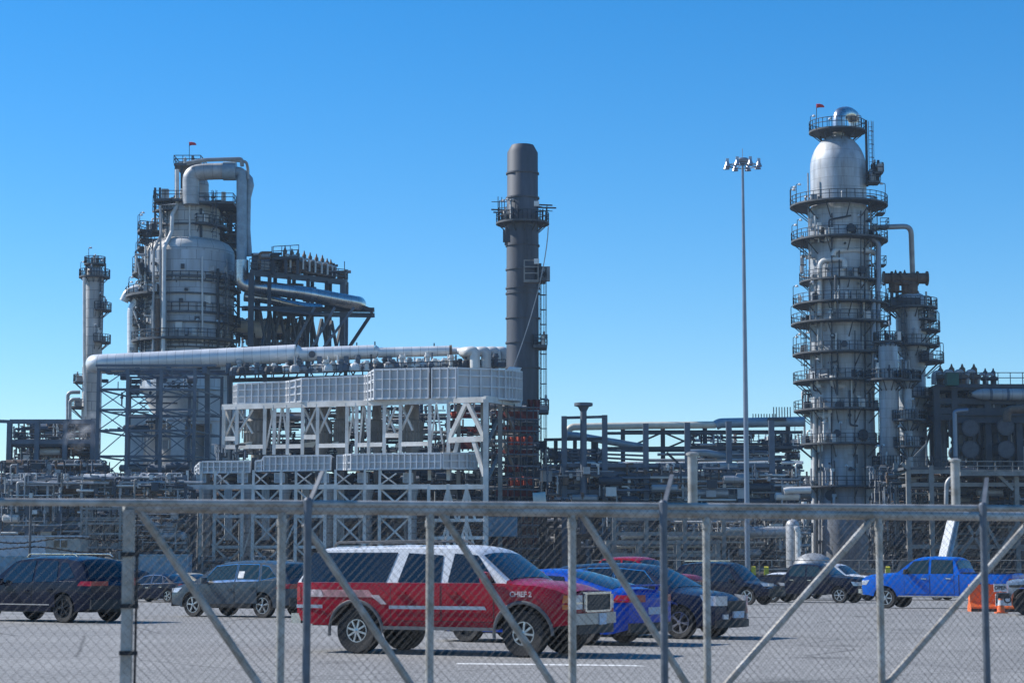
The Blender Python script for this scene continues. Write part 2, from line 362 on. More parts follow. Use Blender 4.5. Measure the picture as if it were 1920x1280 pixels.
# ------------------------------------------------------------------ towers
def fittings(parent, c, r, ro, z, n=9, a0=0, a1=360):
    for k in range(n):
        a = R(a0 + (a1 - a0) * rnd.random()); ra = r + (ro - r) * rnd.uniform(.05, .6); x, y = c[0] + ra * math.cos(a), c[1] + ra * math.sin(a)
        m = rnd.choice(('pipe_grey', 'pipe_grey', 'steel_dark', 'pipe_white')); q = rnd.random(); mb = MB()
        if q < .4: h = rnd.uniform(.6, 2.2); rr = rnd.uniform(.08, .2); mb.lathe([(.01, 0), (rr, 0), (rr, h * .55), (.28, h * .56), (.28, h * .72), (rr, h * .73), (rr, h), (.01, h)], (x, y, z), 8); mb.build('valve_stub', m, parent)
        elif q < .7: mb.cbox((x, y, z + .57), (rnd.uniform(.4, 1), rnd.uniform(.4, 1), 1.1)); mb.build('cabinet', m, parent)
        else: h = rnd.uniform(1, 2.6); mb.tube(fillet([(x, y, z), (x, y, z + h), (c[0] + r * math.cos(a), c[1] + r * math.sin(a), z + h)], .3, 3), .12, 6); mb.build('pipe_stub', m, parent)
def tower(name, label, cat, apx, apy, Y, prof, m, plats, seg=48, rings=(), group=None, dome=0):
    """prof: (py, radius in px) from the ground up; dome: height in px of an elliptical head"""
    c = W(apx, apy, Y); T = thing(name, label, cat, (c.x, Y, 0), group=group)
    z = lambda py: W(apx, py, Y).z
    P = [(prof[0][1] * mpp(prof[0][0], Y), 0)] + [(r * mpp(py, Y), z(py)) for py, r in prof]
    if dome:
        rt, zt = P[-1]; hd = dome * mpp(prof[-1][0], Y)
        P += [(max(.01, rt * math.cos(R(t))), zt + hd * math.sin(R(t))) for t in range(10, 91, 8)]
    mb = MB(); mb.lathe(P, (c.x, Y, 0), seg); mb.build('shell', m, T)
    if rings:
        for py, r in rings: mb = MB(); mb.lathe([(r * mpp(py, Y), z(py) - .09), (r * mpp(py, Y) + .14, z(py) - .09), (r * mpp(py, Y) + .14, z(py) + .09), (r * mpp(py, Y), z(py) + .09)], (c.x, Y, 0), seg); mb.build('stiffener_ring', m, T)
    for p in plats:
        py, ri, ro, a0, a1, lm = p
        o = ring_platform(T, (c.x, Y), ri * mpp(py, Y), ro * mpp(py, Y), z(py), a0, a1, lamp=lm)
        fittings(o, (c.x, Y), ri * mpp(py, Y), ro * mpp(py, Y), z(py), int(4 + (ro / 12) * abs(a1 - a0) / 360), a0, a1)
    return T, c, z
def shell_pt(c, r, px, py, Y, off=.35):  # a point just outside the camera side of a round shell
    v = W(px, py, Y); dx = v.x - c.x; rr = r + off
    return Vector((v.x, c.y - math.sqrt(max(0, rr * rr - dx * dx)), W(px, py, Y - r).z))
# the tall distillation tower on the right
YR = 265
RT, cR, zR = tower('distillation_tower', 'tallest light grey ringed distillation tower with domed top, right of the light mast', 'refinery tower', 1580, 800, YR,
    [(1060, 62), (960, 61), (800, 60), (640, 58), (520, 56), (398, 55), (397, 52), (318, 52)], 'clad',
    [(386, 55, 91, 0, 360, 5), (452, 56, 90, 0, 360, 4), (528, 56, 76, 0, 360, 4), (571, 57, 89, 0, 360, 3), (607, 57, 93, 0, 360, 4), (664, 58, 91, 100, 330, 3),
     (715, 58, 91, 95, 345, 3), (769, 59, 91, 95, 340, 2), (833, 60, 90, 90, 345, 3), (912, 61, 88, 90, 345, 2)], dome=66)
mr_ = mpp(240, YR); zt = zR(247); mb = MB()
for k in range(4):
    mb = MB(); a = R(45 + 90 * k); mb.bar((cR.x + 2.9 * math.cos(a), YR + 2.9 * math.sin(a), zt), (cR.x + 2.6 * math.cos(a), YR + 2.6 * math.sin(a), zR(262)), .22); mb.build('platform_leg', 'rail', RT)
ring_platform(RT, (cR.x, YR), .9, 53 * mr_, zt, 0, 360, h=1.3, lamp=3)
mb = MB(); mb.tube(fillet([W(1573, 256, YR), W(1573, 214, YR), W(1589, 211, YR + 2.4), W(1602, 220, YR + 4.5), W(1603, 256, YR + 4.5)], 1.0, 8), 12 * mr_, 20); mb.build('overhead_pipe', 'shiny', RT)
mb = MB(); x = W(1623, 300, YR).x
mb.bar((x, YR - .8, zR(352)), (x, YR - .8, zR(228)), .3); ladder(mb, (x + .5, YR - 1.2, zR(352)), zR(232)); mb.build('ladder', 'rail', RT)
for (px, py, w, h) in ((1640, 330, 16, 2.2), (1632, 347, 22, 2.2)):
    mb = MB(); x0 = W(px - w / 2, py, YR).x; x1 = W(px + w / 2, py, YR).x; zz = zR(py); d = MB(); d.box((x0, YR - 3.2, zz - .25), (x1, YR - .8, zz)); o = d.build('platform', 'deck', RT)
    r = MB(); rail_line(r, [(x0, YR - .8, zz), (x0, YR - 3.2, zz), (x1, YR - 3.2, zz), (x1, YR - .8, zz)], 1.2, .09, 1); r.build('railing', 'rail', o)
    fittings(o, ((x0 + x1) / 2, YR - 2), .2, 1.2, zz, 7)
def shell_pipe(T, c, r, Y, pts, rp, m, name='pipe', off=.5):
    mb = MB(); mb.tube(fillet([shell_pt(c, r, px, py, Y, off) for px, py in pts], rp * 3, 5), rp, 10); return mb.build(name, m, T)
for pts, rp, m in (([(1530, 590), (1530, 486), (1573, 486), (1573, 505)], .34, 'pipe_white'), ([(1553, 480), (1554, 470), (1622, 467), (1634, 470)], .34, 'pipe_white'),
                   ([(1552, 704), (1552, 723), (1632, 726)], .42, 'pipe_white'), ([(1535, 780), (1552, 774), (1526, 776)], .4, 'pipe_white'), ([(1524, 610), (1524, 520)], .2, 'pipe_grey'),
                   ([(1533, 690), (1533, 600)], .2, 'pipe_grey'), ([(1523, 1040), (1523, 742)], .28, 'pipe_white'), ([(1531, 1040), (1531, 742)], .2, 'pipe_grey'),
                   ([(1600, 760), (1600, 742)], .3, 'pipe_white'), ([(1545, 445), (1545, 412), (1585, 405)], .12, 'steel_dark'), ([(1550, 960), (1550, 400)], .09, 'steel_dark'),
                   ([(1563, 600), (1563, 470)], .1, 'steel_dark'), ([(1612, 1000), (1612, 395)], .1, 'steel_dark'), ([(1604, 640), (1604, 395)], .08, 'steel_dark'), ([(1592, 960), (1592, 620)], .07, 'steel_dark')):
    shell_pipe(RT, cR, 58 * mpp(600, YR), YR, pts, rp, m)
for px, py, rr in ((1602, 506, 8), (1583, 428, 8), (1605, 815, 11), (1562, 812, 7), (1565, 760, 8), (1600, 700, 6), (1560, 690, 6), (1552, 928, 10), (1555, 630, 5), (1625, 430, 7), (1573, 645, 6)):
    p = shell_pt(cR, 57 * mpp(py, YR), px, py, YR, .05); d = (p - Vector((cR.x, YR, p.z))).normalized(); mb = MB()
    r_ = rr * mpp(py, YR); mb.tube([p, p + d * .5, p + d * .5, p + d * .62], [r_ * .8, r_ * .8, r_, r_], 16); mb.build('manway', 'steel_dark', RT)
for k in range(48):                      # stubs, valves and small bore pipes hung all down the lit left flank
    mb = MB(); a = R(rnd.uniform(150, 255)); z0 = rnd.uniform(zR(1040), zR(400)); r0 = 58 * mpp(700, YR); u = Vector((math.cos(a), math.sin(a), 0)); p = Vector((cR.x, YR, z0)) + u * r0
    mm = rnd.choice(('pipe_grey', 'steel_dark', 'pipe_white', 'pipe_white')); L = rnd.uniform(.5, 1.4)
    mb.tube(fillet([p - u * .1, p + u * L, p + u * L + Vector((0, 0, rnd.uniform(-3, 3)))], .3, 3), rnd.uniform(.07, .2), 6)
    if rnd.random() < .6: mb.cbox(p + u * (L * .8), (.5, .5, .4))
    mb.build('branch_pipe', mm, RT)
tag(pipe([W(1645, 690, 262), W(1647, 455, 262), W(1632, 445, 262)], .36, 'mast', 'slender blue-grey downpipe close to the right side of the tallest tower'), None, 'pipe')
pipe([W(1638, 705, 261), W(1637, 560, 261)], .38, 'mast', 'short grey standpipe between the tallest tower and the slim column')
pipe([W(1632, 427, 265), W(1708, 424, 266), W(1712, 540, 268)], .36, 'pipe_grey', 'dark pipe arching from the tallest tower down to the second column', bend=1.1)
rq = random.Random(77)
for k in range(46):                      # nozzles, gauges and junction boxes scattered over the front of the shell
    px, py = rq.uniform(1528, 1634), rq.uniform(395, 960); p = shell_pt(cR, 57 * mpp(py, YR), px, py, YR, 0); d = (p - Vector((cR.x, YR, p.z))).normalized(); mb = MB(); r_ = rq.uniform(.1, .28)
    if k % 3: mb.tube([p, p + d * .45, p + d * .45, p + d * .6], [r_ * .6, r_ * .6, r_, r_], 8); mb.build('nozzle', rq.choice(('steel_dark', 'pipe_grey')), RT)
    else: mb.cbox(p, (rq.uniform(.3, .8), .5, rq.uniform(.4, 1.2))); mb.build('junction_box', rq.choice(('steel_dark', 'pipe_grey', 'pipe_white')), RT)
for k in range(9): shell_pipe(RT, cR, 58 * mpp(600, YR), YR, (lambda x, y, h, w: [(x, y), (x, y + h), (x + w, y + h + 2)])(rq.uniform(1530, 1615), rq.uniform(400, 880), rq.uniform(25, 70), rq.uniform(-25, 25)), rq.uniform(.07, .14), rq.choice(('pipe_grey', 'pipe_white', 'steel_dark')), 'small_pipe')
for px, py0, py1, dx in ((1640, 452, 389, 0), (1636, 571, 455, .6), (1640, 664, 574, .2), (1634, 769, 667, 1.2), (1640, 912, 772, .4), (1520, 528, 455, -.6), (1517, 715, 610, -.5)):
    mb = MB(); p = W(px, 700, YR - 1); ladder(mb, (p.x + dx, YR - 1.5, zR(py0)), zR(py1) + 1.1, face=(1 if px > 1580 else -1, -.6), t=.09); mb.build('ladder', 'rail', RT)
for px, py0, py1, r in ((1628, 1000, 455, .16), (1633, 900, 590, .12), (1638, 760, 400, .1), (1617, 960, 330, .13), (1521, 700, 330, .1)):
    mb = MB(); p = W(px, 700, YR - 2); mb.tube([(p.x, YR - 2, zR(py0)), (p.x, YR - 2, zR(py1))], r, 6); mb.build('conduit', 'pipe_grey', RT)
for px, py, w, h in ((1646, 404, 14, 2), (1652, 430, 16, 2), (1648, 500, 14, 2)):
    x0 = W(px - w / 2, py, YR).x; x1 = W(px + w / 2, py, YR).x; zz = zR(py); d = MB(); d.box((x0, YR - 2.6, zz - .2), (x1, YR - .4, zz)); o = d.build('platform', 'deck', RT); r = MB(); rail_line(r, [(x0, YR - 2.6, zz), (x1, YR - 2.6, zz), (x1, YR - .4, zz)], 1.1, .08, 1); r.build('railing', 'rail', o)
def flag(px, py, Y, base_py, label):
    mb = MB(); p = W(px, base_py, Y); q = W(px, py - 4, Y); mb.bar(p, q, .08); T = thing('windsock', label, 'windsock', p); mb.build('pole', 'rail', T)
    s = MB(); a = W(px, py, Y); s.tube([a, a + Vector((.4, 0, .05)), a + Vector((.8, .1, .02)), a + Vector((1.05, .1, -.1))], [.28, .26, .2, .08], 8); s.build('sock', 'flag_red', T)
flag(1531, 199, YR - 3, 246, 'small red windsock on a pole above the tallest tower'); flag(355, 270, 300, 305, 'small red windsock on a pole above the wide left vessel')
# second column behind it, with the flanged valve header on top
YS = 268
S2, c2, z2 = tower('second_column', 'shorter grey column right of the tallest tower, dark valve header on its top', 'refinery tower', 1710, 700, YS,
    [(1060, 26), (660, 25), (659, 28), (560, 28)], 'clad', [(577, 28, 50, 0, 360, 3), (648, 28, 52, -150, 60, 2), (600, 28, 48, -70, 70, 2), (620, 28, 54, -60, 60, 2), (678, 26, 60, -70, 60, 2), (745, 26, 46, -120, 50, 1), (792, 26, 44, -120, 40, 1)], dome=12)
mb = MB(); hy = YS - 1
mb.tube([W(1657, 522, hy), W(1740, 522, hy)], .75, 12)
for px in (1657, 1672, 1688, 1720, 1738): mb.tube([W(px - 1.5, 522, hy), W(px + 1.5, 522, hy)], 1.0, 12)
for px, ph in ((1680, 506), (1697, 506), (1711, 512)):
    p = W(px, 548, hy); relief_valve(mb, (p.x, hy, p.z), W(px, ph, hy).z - p.z, .5)
mb.tube([W(1676, 548, hy), W(1676, 530, hy)], .7, 8); mb.tube([W(1710, 556, hy), W(1710, 530, hy)], .8, 8); mb.tube([W(1698, 556, hy), W(1698, 530, hy)], .5, 8)
mb.build('valve_header', 'pipe_rust', S2); mb = MB()
for px in (1672, 1682, 1700, 1718): mb.bar(W(px, 577, hy), W(px, 545, hy), .4)
mb.box((W(1668, 577, hy).x, hy - 1.5, z2(577) + .02), (W(1722, 577, hy).x, hy + 1.5, z2(562))); mb.build('header_frame', 'steel_dark', S2)
mb = MB(); p = W(1687, 640, YS); ladder(mb, (p.x, YS - 2.6, 6), z2(580)); mb.build('ladder', 'rail', S2)
S3, c3, z3 = tower('slim_column', 'slim grey column between the tallest tower and the shorter column', 'refinery tower', 1667, 760, 259,
    [(1060, 14), (880, 14), (870, 19), (650, 18)], 'clad', [(640, 18, 27, 0, 360, 1), (711, 18, 43, 150, 380, 2), (872, 19, 34, 130, 400, 2), (905, 17, 30, 150, 330, 1)], dome=8, seg=28)
S4, c4, z4 = tower('thin_column', 'thin grey column in front of the shorter right column', 'refinery tower', 1703, 780, 258,
    [(1060, 8), (700, 8)], 'pipe_grey', [(712, 8, 26, 0, 360, 1), (786, 8, 32, 130, 400, 1), (836, 8, 30, 130, 400, 1), (960, 8, 24, 130, 400, 1)], dome=5, seg=20)
# slender column, far left
YL = 320
L1, cl1, zl1 = tower('slender_column', 'slender pale grey column with two ring platforms at the far left', 'refinery tower', 174, 660, YL,
    [(1060, 18.5), (770, 18.5), (640, 17), (512, 16.5)], 'clad_old', [(519, 17, 29, 0, 360, 2), (495, 2, 20, 0, 360, 1), (581, 17, 33, -75, 55, 1), (641, 17, 33, -75, 55, 1), (763, 18, 44, 120, 240, 0), (716, 18, 35, 130, 220, 0)], dome=15, seg=32)
mb = MB(); mb.tube([W(160, 780, YL - 2), W(158, 660, YL - 2), W(158, 520, YL - 2)], .26, 8); mb.build('side_pipe', 'pipe_white', L1)
mb = MB(); p = W(189, 640, YL - 1); ladder(mb, (p.x, YL - 1, zl1(642)), zl1(520), t=.09); mb.build('ladder', 'rail', L1)
pipe([W(127, 800, 318), W(127, 735, 318), W(150, 735, 318)], .3, 'pipe_grey', 'thin hooked pipe left of the slender column, the upper of two'); pipe([W(131, 800, 316), W(131, 748, 316), W(150, 748, 316)], .28, 'pipe_grey', 'thin hooked pipe left of the slender column, the lower of two')
# ------------------------------------------------------------------ the wide left vessel
YV = 300; mv = mpp(560, YV)
V = thing('cracker_vessel', 'huge stepped silver grey vessel with platforms and overhead duct at left', 'refinery vessel', (W(351, 640, YV).x, YV, 0))
cv = W(351, 640, YV); zv = lambda py: W(351, py, YV).z
mb = MB(); mb.lathe([(86 * mv, zv(735)), (86 * mv, zv(480))], (cv.x, YV, 0), 56); mb.build('lower_shell', 'clad_vessel', V)
mb = MB(); mb.lathe([(86.3 * mv, zv(480)), (84 * mv, zv(470)), (76 * mv, zv(460)), (66 * mv, zv(455)), (56 * mv, zv(452))], (cv.x, YV, 0), 56); mb.build('shoulder', 'clad_old', V)
mb = MB(); mb.lathe([(55 * mv, zv(455)), (55 * mv, zv(400)), (53 * mv, zv(390)), (47 * mv, zv(382)), (36 * mv, zv(376)), (22 * mv, zv(373))], (cv.x + .2, YV, 0), 48); mb.build('upper_shell', 'clad_old', V)
mb = MB(); mb.lathe([(23 * mv, zv(380)), (23 * mv, zv(345)), (20 * mv, zv(338)), (10 * mv, zv(333)), (.01, zv(332))], (cv.x + 1, YV, 0), 28); mb.build('neck', 'clad_old', V)
mb = MB(); mb.lathe([(80 * mv, zv(735)), (70 * mv, zv(760)), (52 * mv, zv(790)), (50 * mv, 0)], (cv.x, YV, 0), 40); mb.build('cone_bottom', 'concrete', V)
for py in (530, 560, 595, 612, 650, 705): mb = MB(); mb.lathe([(86 * mv, zv(py) - .12), (86 * mv + .35, zv(py) - .12), (86 * mv + .35, zv(py) + .12), (86 * mv, zv(py) + .12)], (cv.x, YV, 0), 56); mb.build('stiffener_ring', 'deck', V)
for py in (428,): mb = MB(); mb.lathe([(55 * mv, zv(py) - .12), (55 * mv + .3, zv(py) - .12), (55 * mv + .3, zv(py) + .12), (55 * mv, zv(py) + .12)], (cv.x + .2, YV, 0), 56)
mb.build('stiffener_ring', 'deck', V)
mb = MB(); mb.box((cv.x - 7, YV - 7, zv(800)), (cv.x + 7.2, YV + 7, zv(784))); mb.box((cv.x + 3, YV - 7.2, zv(795)), (cv.x + 8.4, YV + 5, zv(740)))
for sx in (-6, 0, 6):
    for sy in (-6, 6): mb.box((cv.x + sx - 1, YV + sy - 1, 0), (cv.x + sx + 1, YV + sy + 1, zv(800)))
mb.box((cv.x + 3.6, YV - 5, 0), (cv.x + 7.8, YV + 3, zv(797))); mb.build('concrete_table', 'concrete', V)
for py, ri, ro, a0, a1, lm in ((641, 86, 104, 150, 350, 4), (558, 86, 116, 150, 240, 3), (515, 86, 104, 165, 215, 2), (436, 55, 96, 160, 208, 2), (468, 70, 96, 165, 208, 1), (426, 55, 72, -70, 20, 1), (535, 86, 90, 200, 350, 0), (592, 86, 90, 200, 350, 0), (657, 86, 90, 200, 350, 0)):
    o = ring_platform(V, (cv.x, YV), ri * mv, ro * mv, zv(py), a0, a1, h=1.2, rail_w=.10, lamp=lm, thick=.35 if lm else .2)
    if lm: fittings(o, (cv.x, YV), ri * mv, ro * mv, zv(py), 8, a0, a1)
def flat_platform(T, px0, px1, py, Y0, Y1, h=1.2, w=.1, n=8):
    a = W(px0, py, Y0); b = W(px1, py, Y0); d = MB(); d.box((a.x, Y0, a.z - .35), (b.x, Y1, a.z)); o = d.build('platform', 'deck', T)
    r = MB(); rail_line(r, [(a.x, Y0, a.z), (b.x, Y0, a.z), (b.x, Y1, a.z), (a.x, Y1, a.z), (a.x, Y0, a.z)], h, w, 1.5); r.build('railing', 'rail', o)
    for k in range(n):
        x, y = rnd.uniform(a.x, b.x), rnd.uniform(Y0 + .3, Y1); m = rnd.choice(('pipe_grey', 'steel_dark', 'pipe_white')); hh = rnd.uniform(.5, 2.0); f = MB()
        if rnd.random() < .5: f.cbox((x, y, a.z + hh / 2), (rnd.uniform(.3, 1.2), .8, hh)); f.build('cabinet', m, o)
        else: f.lathe([(.01, 0), (.15, 0), (.15, hh * .6), (.28, hh * .61), (.28, hh * .78), (.15, hh * .8), (.15, hh), (.01, hh)], (x, y, a.z), 8); f.build('valve_stub', m, o)
    return o
flat_platform(V, 288, 352, 372, YV - 5, YV + 6); flat_platform(V, 352, 437, 377, YV - 5, YV + 6); flat_platform(V, 326, 376, 306, YV - 3, YV + 4, n=10); flat_platform(V, 400, 446, 392, YV + 3, YV + 9)
mb = MB()
for px in (330, 341, 372):
    for yy in (YV - 2.5, YV + 3.5): mb.bar(W(px, 373, yy), W(px, 306, yy), .35)
for px in (291, 300): mb.bar(W(px, 430, YV - 3), W(px, 352, YV - 3), .3)
mb.bar(W(294, 379, YV - 3), W(330, 378, YV - 3), .25); mb.build('top_frame', 'rail', V)
mb = MB()
for px in (412, 433, 447):
    for yy in (YV + 2, YV + 8): mb.ibeam(W(px, 640, yy), W(px, 385, yy), .45)
for k, py in enumerate(range(395, 640, 22)):
    for a, b in ((412, 433), (433, 447)):
        mb.bar(W(a, py, YV + 2), W(b, py, YV + 2), .22); mb.bar(W(a, py, YV + 2), W(b, py + 22, YV + 2), .2)
    mb.bar(W(412, py, YV + 8), W(447, py, YV + 8), .2); mb.bar(W(447, py, YV + 8), W(412, py + 22, YV + 8), .18)
mb.build('side_stair_frame', 'steel_dark', V)
for py in (400, 437, 452, 470): flat_platform(V, 412, 446, py, YV + 1.5, YV + 8, n=5)
mb = MB(); yp = YV - 7.6
mb.tube([W(332, 318, YV - 4), W(332, 385, YV - 4), W(323, 402, YV - 5), W(322, 435, YV - 5), W(308, 464, yp), W(306, 700, yp)], .32, 10); mb.build('white_pipe', 'pipe_white', V)
for pts, rp, m in (([(301, 700), (301, 385), (330, 383)], .16, 'pipe_grey'), ([(287, 700), (288, 470), (302, 440), (302, 400)], .2, 'pipe_grey'), ([(295, 700), (296, 560)], .4, 'pipe_rust')):
    mb = MB(); mb.tube([W(px, py, yp + .6) for px, py in pts], rp, 8); mb.build('pipe', m, V)
for pts, rp in (([(249, 700), (249, 580), (258, 566), (262, 545), (276, 540)], .85), ([(232, 565), (240, 548), (262, 540), (272, 552), (258, 572)], .7)):
    mb = MB(); mb.tube(fillet([W(px, py, YV - 2) for px, py in pts], 1.6, 5), rp, 14); mb.build('side_duct', 'jacket', V)
for k in range(60):
    mb = MB(); px = rnd.uniform(250, 300); py = rnd.uniform(470, 690); p = W(px, py, YV - rnd.uniform(3, 6)); mm = rnd.choice(('pipe_grey', 'steel_dark', 'pipe_white'))
    q = p + Vector((rnd.uniform(-.3, 2), 0, rnd.choice((0, 0, 1, -1)) * rnd.uniform(.5, 3)))
    mb.tube([p, q], rnd.uniform(.08, .2), 6)
    if rnd.random() < .5: mb.cbox(q, (.6, .5, .5))
    mb.build('branch_pipe', mm, V)
for px, py in ((380, 620), (400, 560), (350, 610), (430, 640)): p = shell_pt(cv, 86 * mv, px, py, YV, 0); mb = MB(); mb.cbox(p, (1, .4, 1.2)); mb.build('shell_box', 'pipe_white', V)
rq = random.Random(78)
for px, py0, py1, yy in ((268, 700, 560, 5), (280, 515, 436, 4), (262, 640, 558, 3), (425, 640, 540, 7), (310, 455, 380, 4), (402, 455, 380, 4.5)):
    mb = MB(); p = W(px, py0, YV - yy); ladder(mb, (p.x, YV - yy, zv(py0)), zv(py1) + 1, face=(-.4, -1), t=.1, w=.6); mb.build('ladder', 'rail', V)
for k, (px, py0, py1) in enumerate(((272, 700, 480), (283, 700, 455), (315, 690, 470), (327, 660, 560), (392, 640, 480), (418, 690, 500), (432, 640, 480), (365, 455, 385), (385, 455, 390), (341, 640, 610))):
    mb = MB(); y0 = shell_pt(cv, (86 if py0 > 460 else 55) * mv, px, py0, YV, .3); y1 = shell_pt(cv, (86 if py0 > 460 else 55) * mv, px, py1, YV, .3); mb.tube([y0, y1], .1 + .05 * (k % 3), 6); mb.build('conduit', ('pipe_grey', 'pipe_white', 'steel_dark')[k % 3], V)
for py, ro, a0, a1 in ((612, 104, 140, 205), (585, 100, 140, 200), (490, 100, 160, 205), (452, 92, 160, 205), (545, 99, 320, 372), (610, 99, 320, 372), (400, 70, 200, 250)):
    ring_platform(V, (cv.x, YV), (86 if py > 460 else 56) * mv, ro * mv, zv(py), a0, a1, h=1.2, rail_w=.1, lamp=1, thick=.25)
for k in range(24):
    px, py = rq.uniform(300, 432), rq.uniform(485, 650); p = shell_pt(cv, 86 * mv, px, py, YV, 0); mb = MB(); mb.cbox(p, (rq.uniform(.3, .9), .6, rq.uniform(.3, .9))); mb.build('nozzle_box', rq.choice(('steel_dark', 'pipe_grey')), V)
OD = thing('overhead_duct', 'great silver duct looping from the wide left vessel top down its right side', 'duct', W(385, 322, YV)); yd = YV - 5
mb = MB(); mb.tube(fillet([W(358, 384, yd), W(358, 326, yd), W(385, 322, yd), W(422, 321, yd)], 2.3, 10), 15.5 * mv, 24); mb.build('duct_bend', 'jacket_dull', OD)
mb = MB(); mb.tube([W(419, 321, yd), W(443, 321, yd)], 17.5 * mv, 24); mb.build('duct_sleeve', 'pipe_blue', OD)
mb = MB(); mb.tube(fillet([W(440, 322, yd), W(453, 323, yd), W(453, 350, yd), W(453, 494, yd)], 1.6, 8), 9.5 * mv, 22); mb.build('duct_drop', 'pipe_blue', OD)
mb = MB(); mb.tube([W(455, 325, yd + 1.5), W(466, 338, yd + 1.5), W(468, 348, yd + 1.5), W(465, 372, yd + 1.5), W(464, 430, yd + 1.5), W(467, 480, yd + 1.5)], [9 * mv, 9 * mv, 8.5 * mv, 5.5 * mv, 5.5 * mv, 6 * mv], 16); mb.build('branch_pipe', 'pipe_blue', OD)
mb = MB()
mb.tube(fillet([W(350, 306, yd - 1), W(385, 300, yd - 1), W(453, 298, yd - 1), W(454, 312, yd - 1)], .4, 4), .3, 8)
mb.tube(fillet([W(415, 299, yd - 1), W(462, 303, yd - 1), W(465, 318, yd), W(465, 336, yd)], .5, 4), .22, 8)
mb.build('bypass_pipe', 'pipe_grey', OD)
tag(pipe([W(453, 488, 295), W(453, 534, 295), W(478, 538, 295), W(560, 548, 296), W(662, 567, 300), W(672, 568, 303), W(674, 570, 310)], 13 * mv, 'shiny', 'fat silver pipe sloping right beneath the dark valve deck', bend=2.2, n=24), None, 'pipe')
tag(pipe([W(458, 556, 296), W(500, 560, 297), W(560, 575, 300), W(600, 578, 303)], 9 * mv, 'shiny', 'silver pipe half hidden below the fat sloping pipe', bend=2.2, n=18), None, 'pipe')
# ------------------------------------------------------------------ valve deck on trusses
VD = thing('valve_deck', 'dark steel valve deck on trussed legs right of the wide vessel', 'steel structure', W(560, 800, 300))
A0, A1, B0, B1 = W(468, 505, 290), W(646, 524, 312), W(480, 505, 302), W(652, 524, 322)
def lerp(a, b, t): return a + (b - a) * t
d = MB(); d.hexa([A0 - Vector((0, 0, .9)), A1 - Vector((0, 0, .9)), B1 - Vector((0, 0, .9)), B0 - Vector((0, 0, .9)), A0, A1, B1, B0]); o = d.build('deck', 'steel_dark', VD)
r = MB(); rail_line(r, [A0, A1, B1], 1.6, .11, 1.8, rails=(1, .66, .33)); r.build('railing', 'rail', o)
d = MB(); f = MB()
for t in [.02, .2, .4, .6, .8, .98]:
    a = lerp(A0, A1, t); b = lerp(B0, B1, t)
    for q in (a, b): VDp = beam_obj(VD, 'post', q - Vector((0, 0, .5)), Vector((q.x, q.y, W(500, 640 + 20 * t, q.y).z - 3)), .8 if t > .9 or t < .1 else .55, .8 if t > .9 or t < .1 else .55, 'steel_blue' if t > .9 else 'steel_dark')
zb = W(500, 582, 300).z
for t in (.1, .2, .31, .42, .53, .64, .75, .86):
    a = lerp(A0, A1, t); b = lerp(A0, A1, t + .11)
    for sg in (0, 1):
        p = Vector((a.x, a.y, zb - .5)); q = Vector((b.x, b.y, zb - 8.5))
        if sg: p.z, q.z = q.z, p.z
        beam_obj(VD, 'brace', p, q, .36, .36, 'steel_dark')
for py, y0, y1, x0, x1 in ((578, 291, 306, 455, 700), (588, 291, 306, 520, 700)):
    a = W(x0, py, y0); b = W(x1, py + 3, y1); beam_obj(VD, 'girder', a, b, .6, .7, 'steel_dark')
d.hexa([W(450, 577, 290), W(600, 592, 290), W(640, 592, 306), W(470, 577, 306), W(450, 574, 290), W(600, 588, 290), W(640, 588, 306), W(470, 574, 306)]); d.build('lower_deck', 'steel_dark', VD)
beam_obj(VD, 'brace', W(698, 586, 304), W(652, 655, 304), .5, .5, 'steel_dark'); beam_obj(VD, 'girder', W(660, 568, 304), W(700, 583, 304), .6, .6, 'steel_dark')
for a, b in ((590, 545), (628, 580), (664, 600)): beam_obj(VD, 'brace', W(a, 576, 292), W(b, 660, 292), .35, .35, 'steel_blue')
d = MB(); p0, p1 = W(512, 487, 294), W(560, 484, 296); d.hexa([p0, p1, p1 + Vector((0, 6, 0)), p0 + Vector((0, 6, 0)), p0 + Vector((0, 0, .4)), p1 + Vector((0, 0, .4)), p1 + Vector((0, 6, .4)), p0 + Vector((0, 6, .4))]); o = d.build('upper_deck', 'steel_dark', VD)
r = MB(); rail_line(r, [p0 + Vector((0, 0, .4)), p1 + Vector((0, 0, .4))], 1.6, .11, 1.5); r.build('railing', 'rail', o)
for px in (513, 536, 558): beam_obj(VD, 'post', W(px, 487, 295), W(px, 515, 295), .4, .4, 'steel_dark')
for k in range(70):
    mb = MB(); t = rnd.random(); p = lerp(lerp(A0, A1, t), lerp(B0, B1, t), rnd.random()) + Vector((0, 0, .1)); mm = rnd.choice(('pipe_grey', 'steel_dark', 'steel_dark', 'pipe_rust')); h = rnd.uniform(.6, 2.8 - t)
    if rnd.random() < .5: mb.cbox(p + Vector((0, 0, h / 2)), (rnd.uniform(.5, 1.6), 1, h)); mb.build('cabinet', mm, VD)
    else: mb.tube(fillet([p, p + Vector((0, 0, h)), p + Vector((rnd.uniform(-2, 2), 0, h))], .4, 3), .2, 6); mb.build('deck_pipe', mm, VD)
for k in range(5):
    mb = MB(); px = 545 + k * 24; p = W(px, 545 + k * 6, 305); mb.tube([p, p + Vector((1.9, 0, -.1))], 1.2, 14); mb.build('silencer', 'pipe_grey', VD)
for px in (510, 646): mb = MB(); mb.bar(W(px, 520, 300), W(px, 490 - (px < 600) * 28, 300), .12); mb.build('lightning_rod', 'rail', VD)
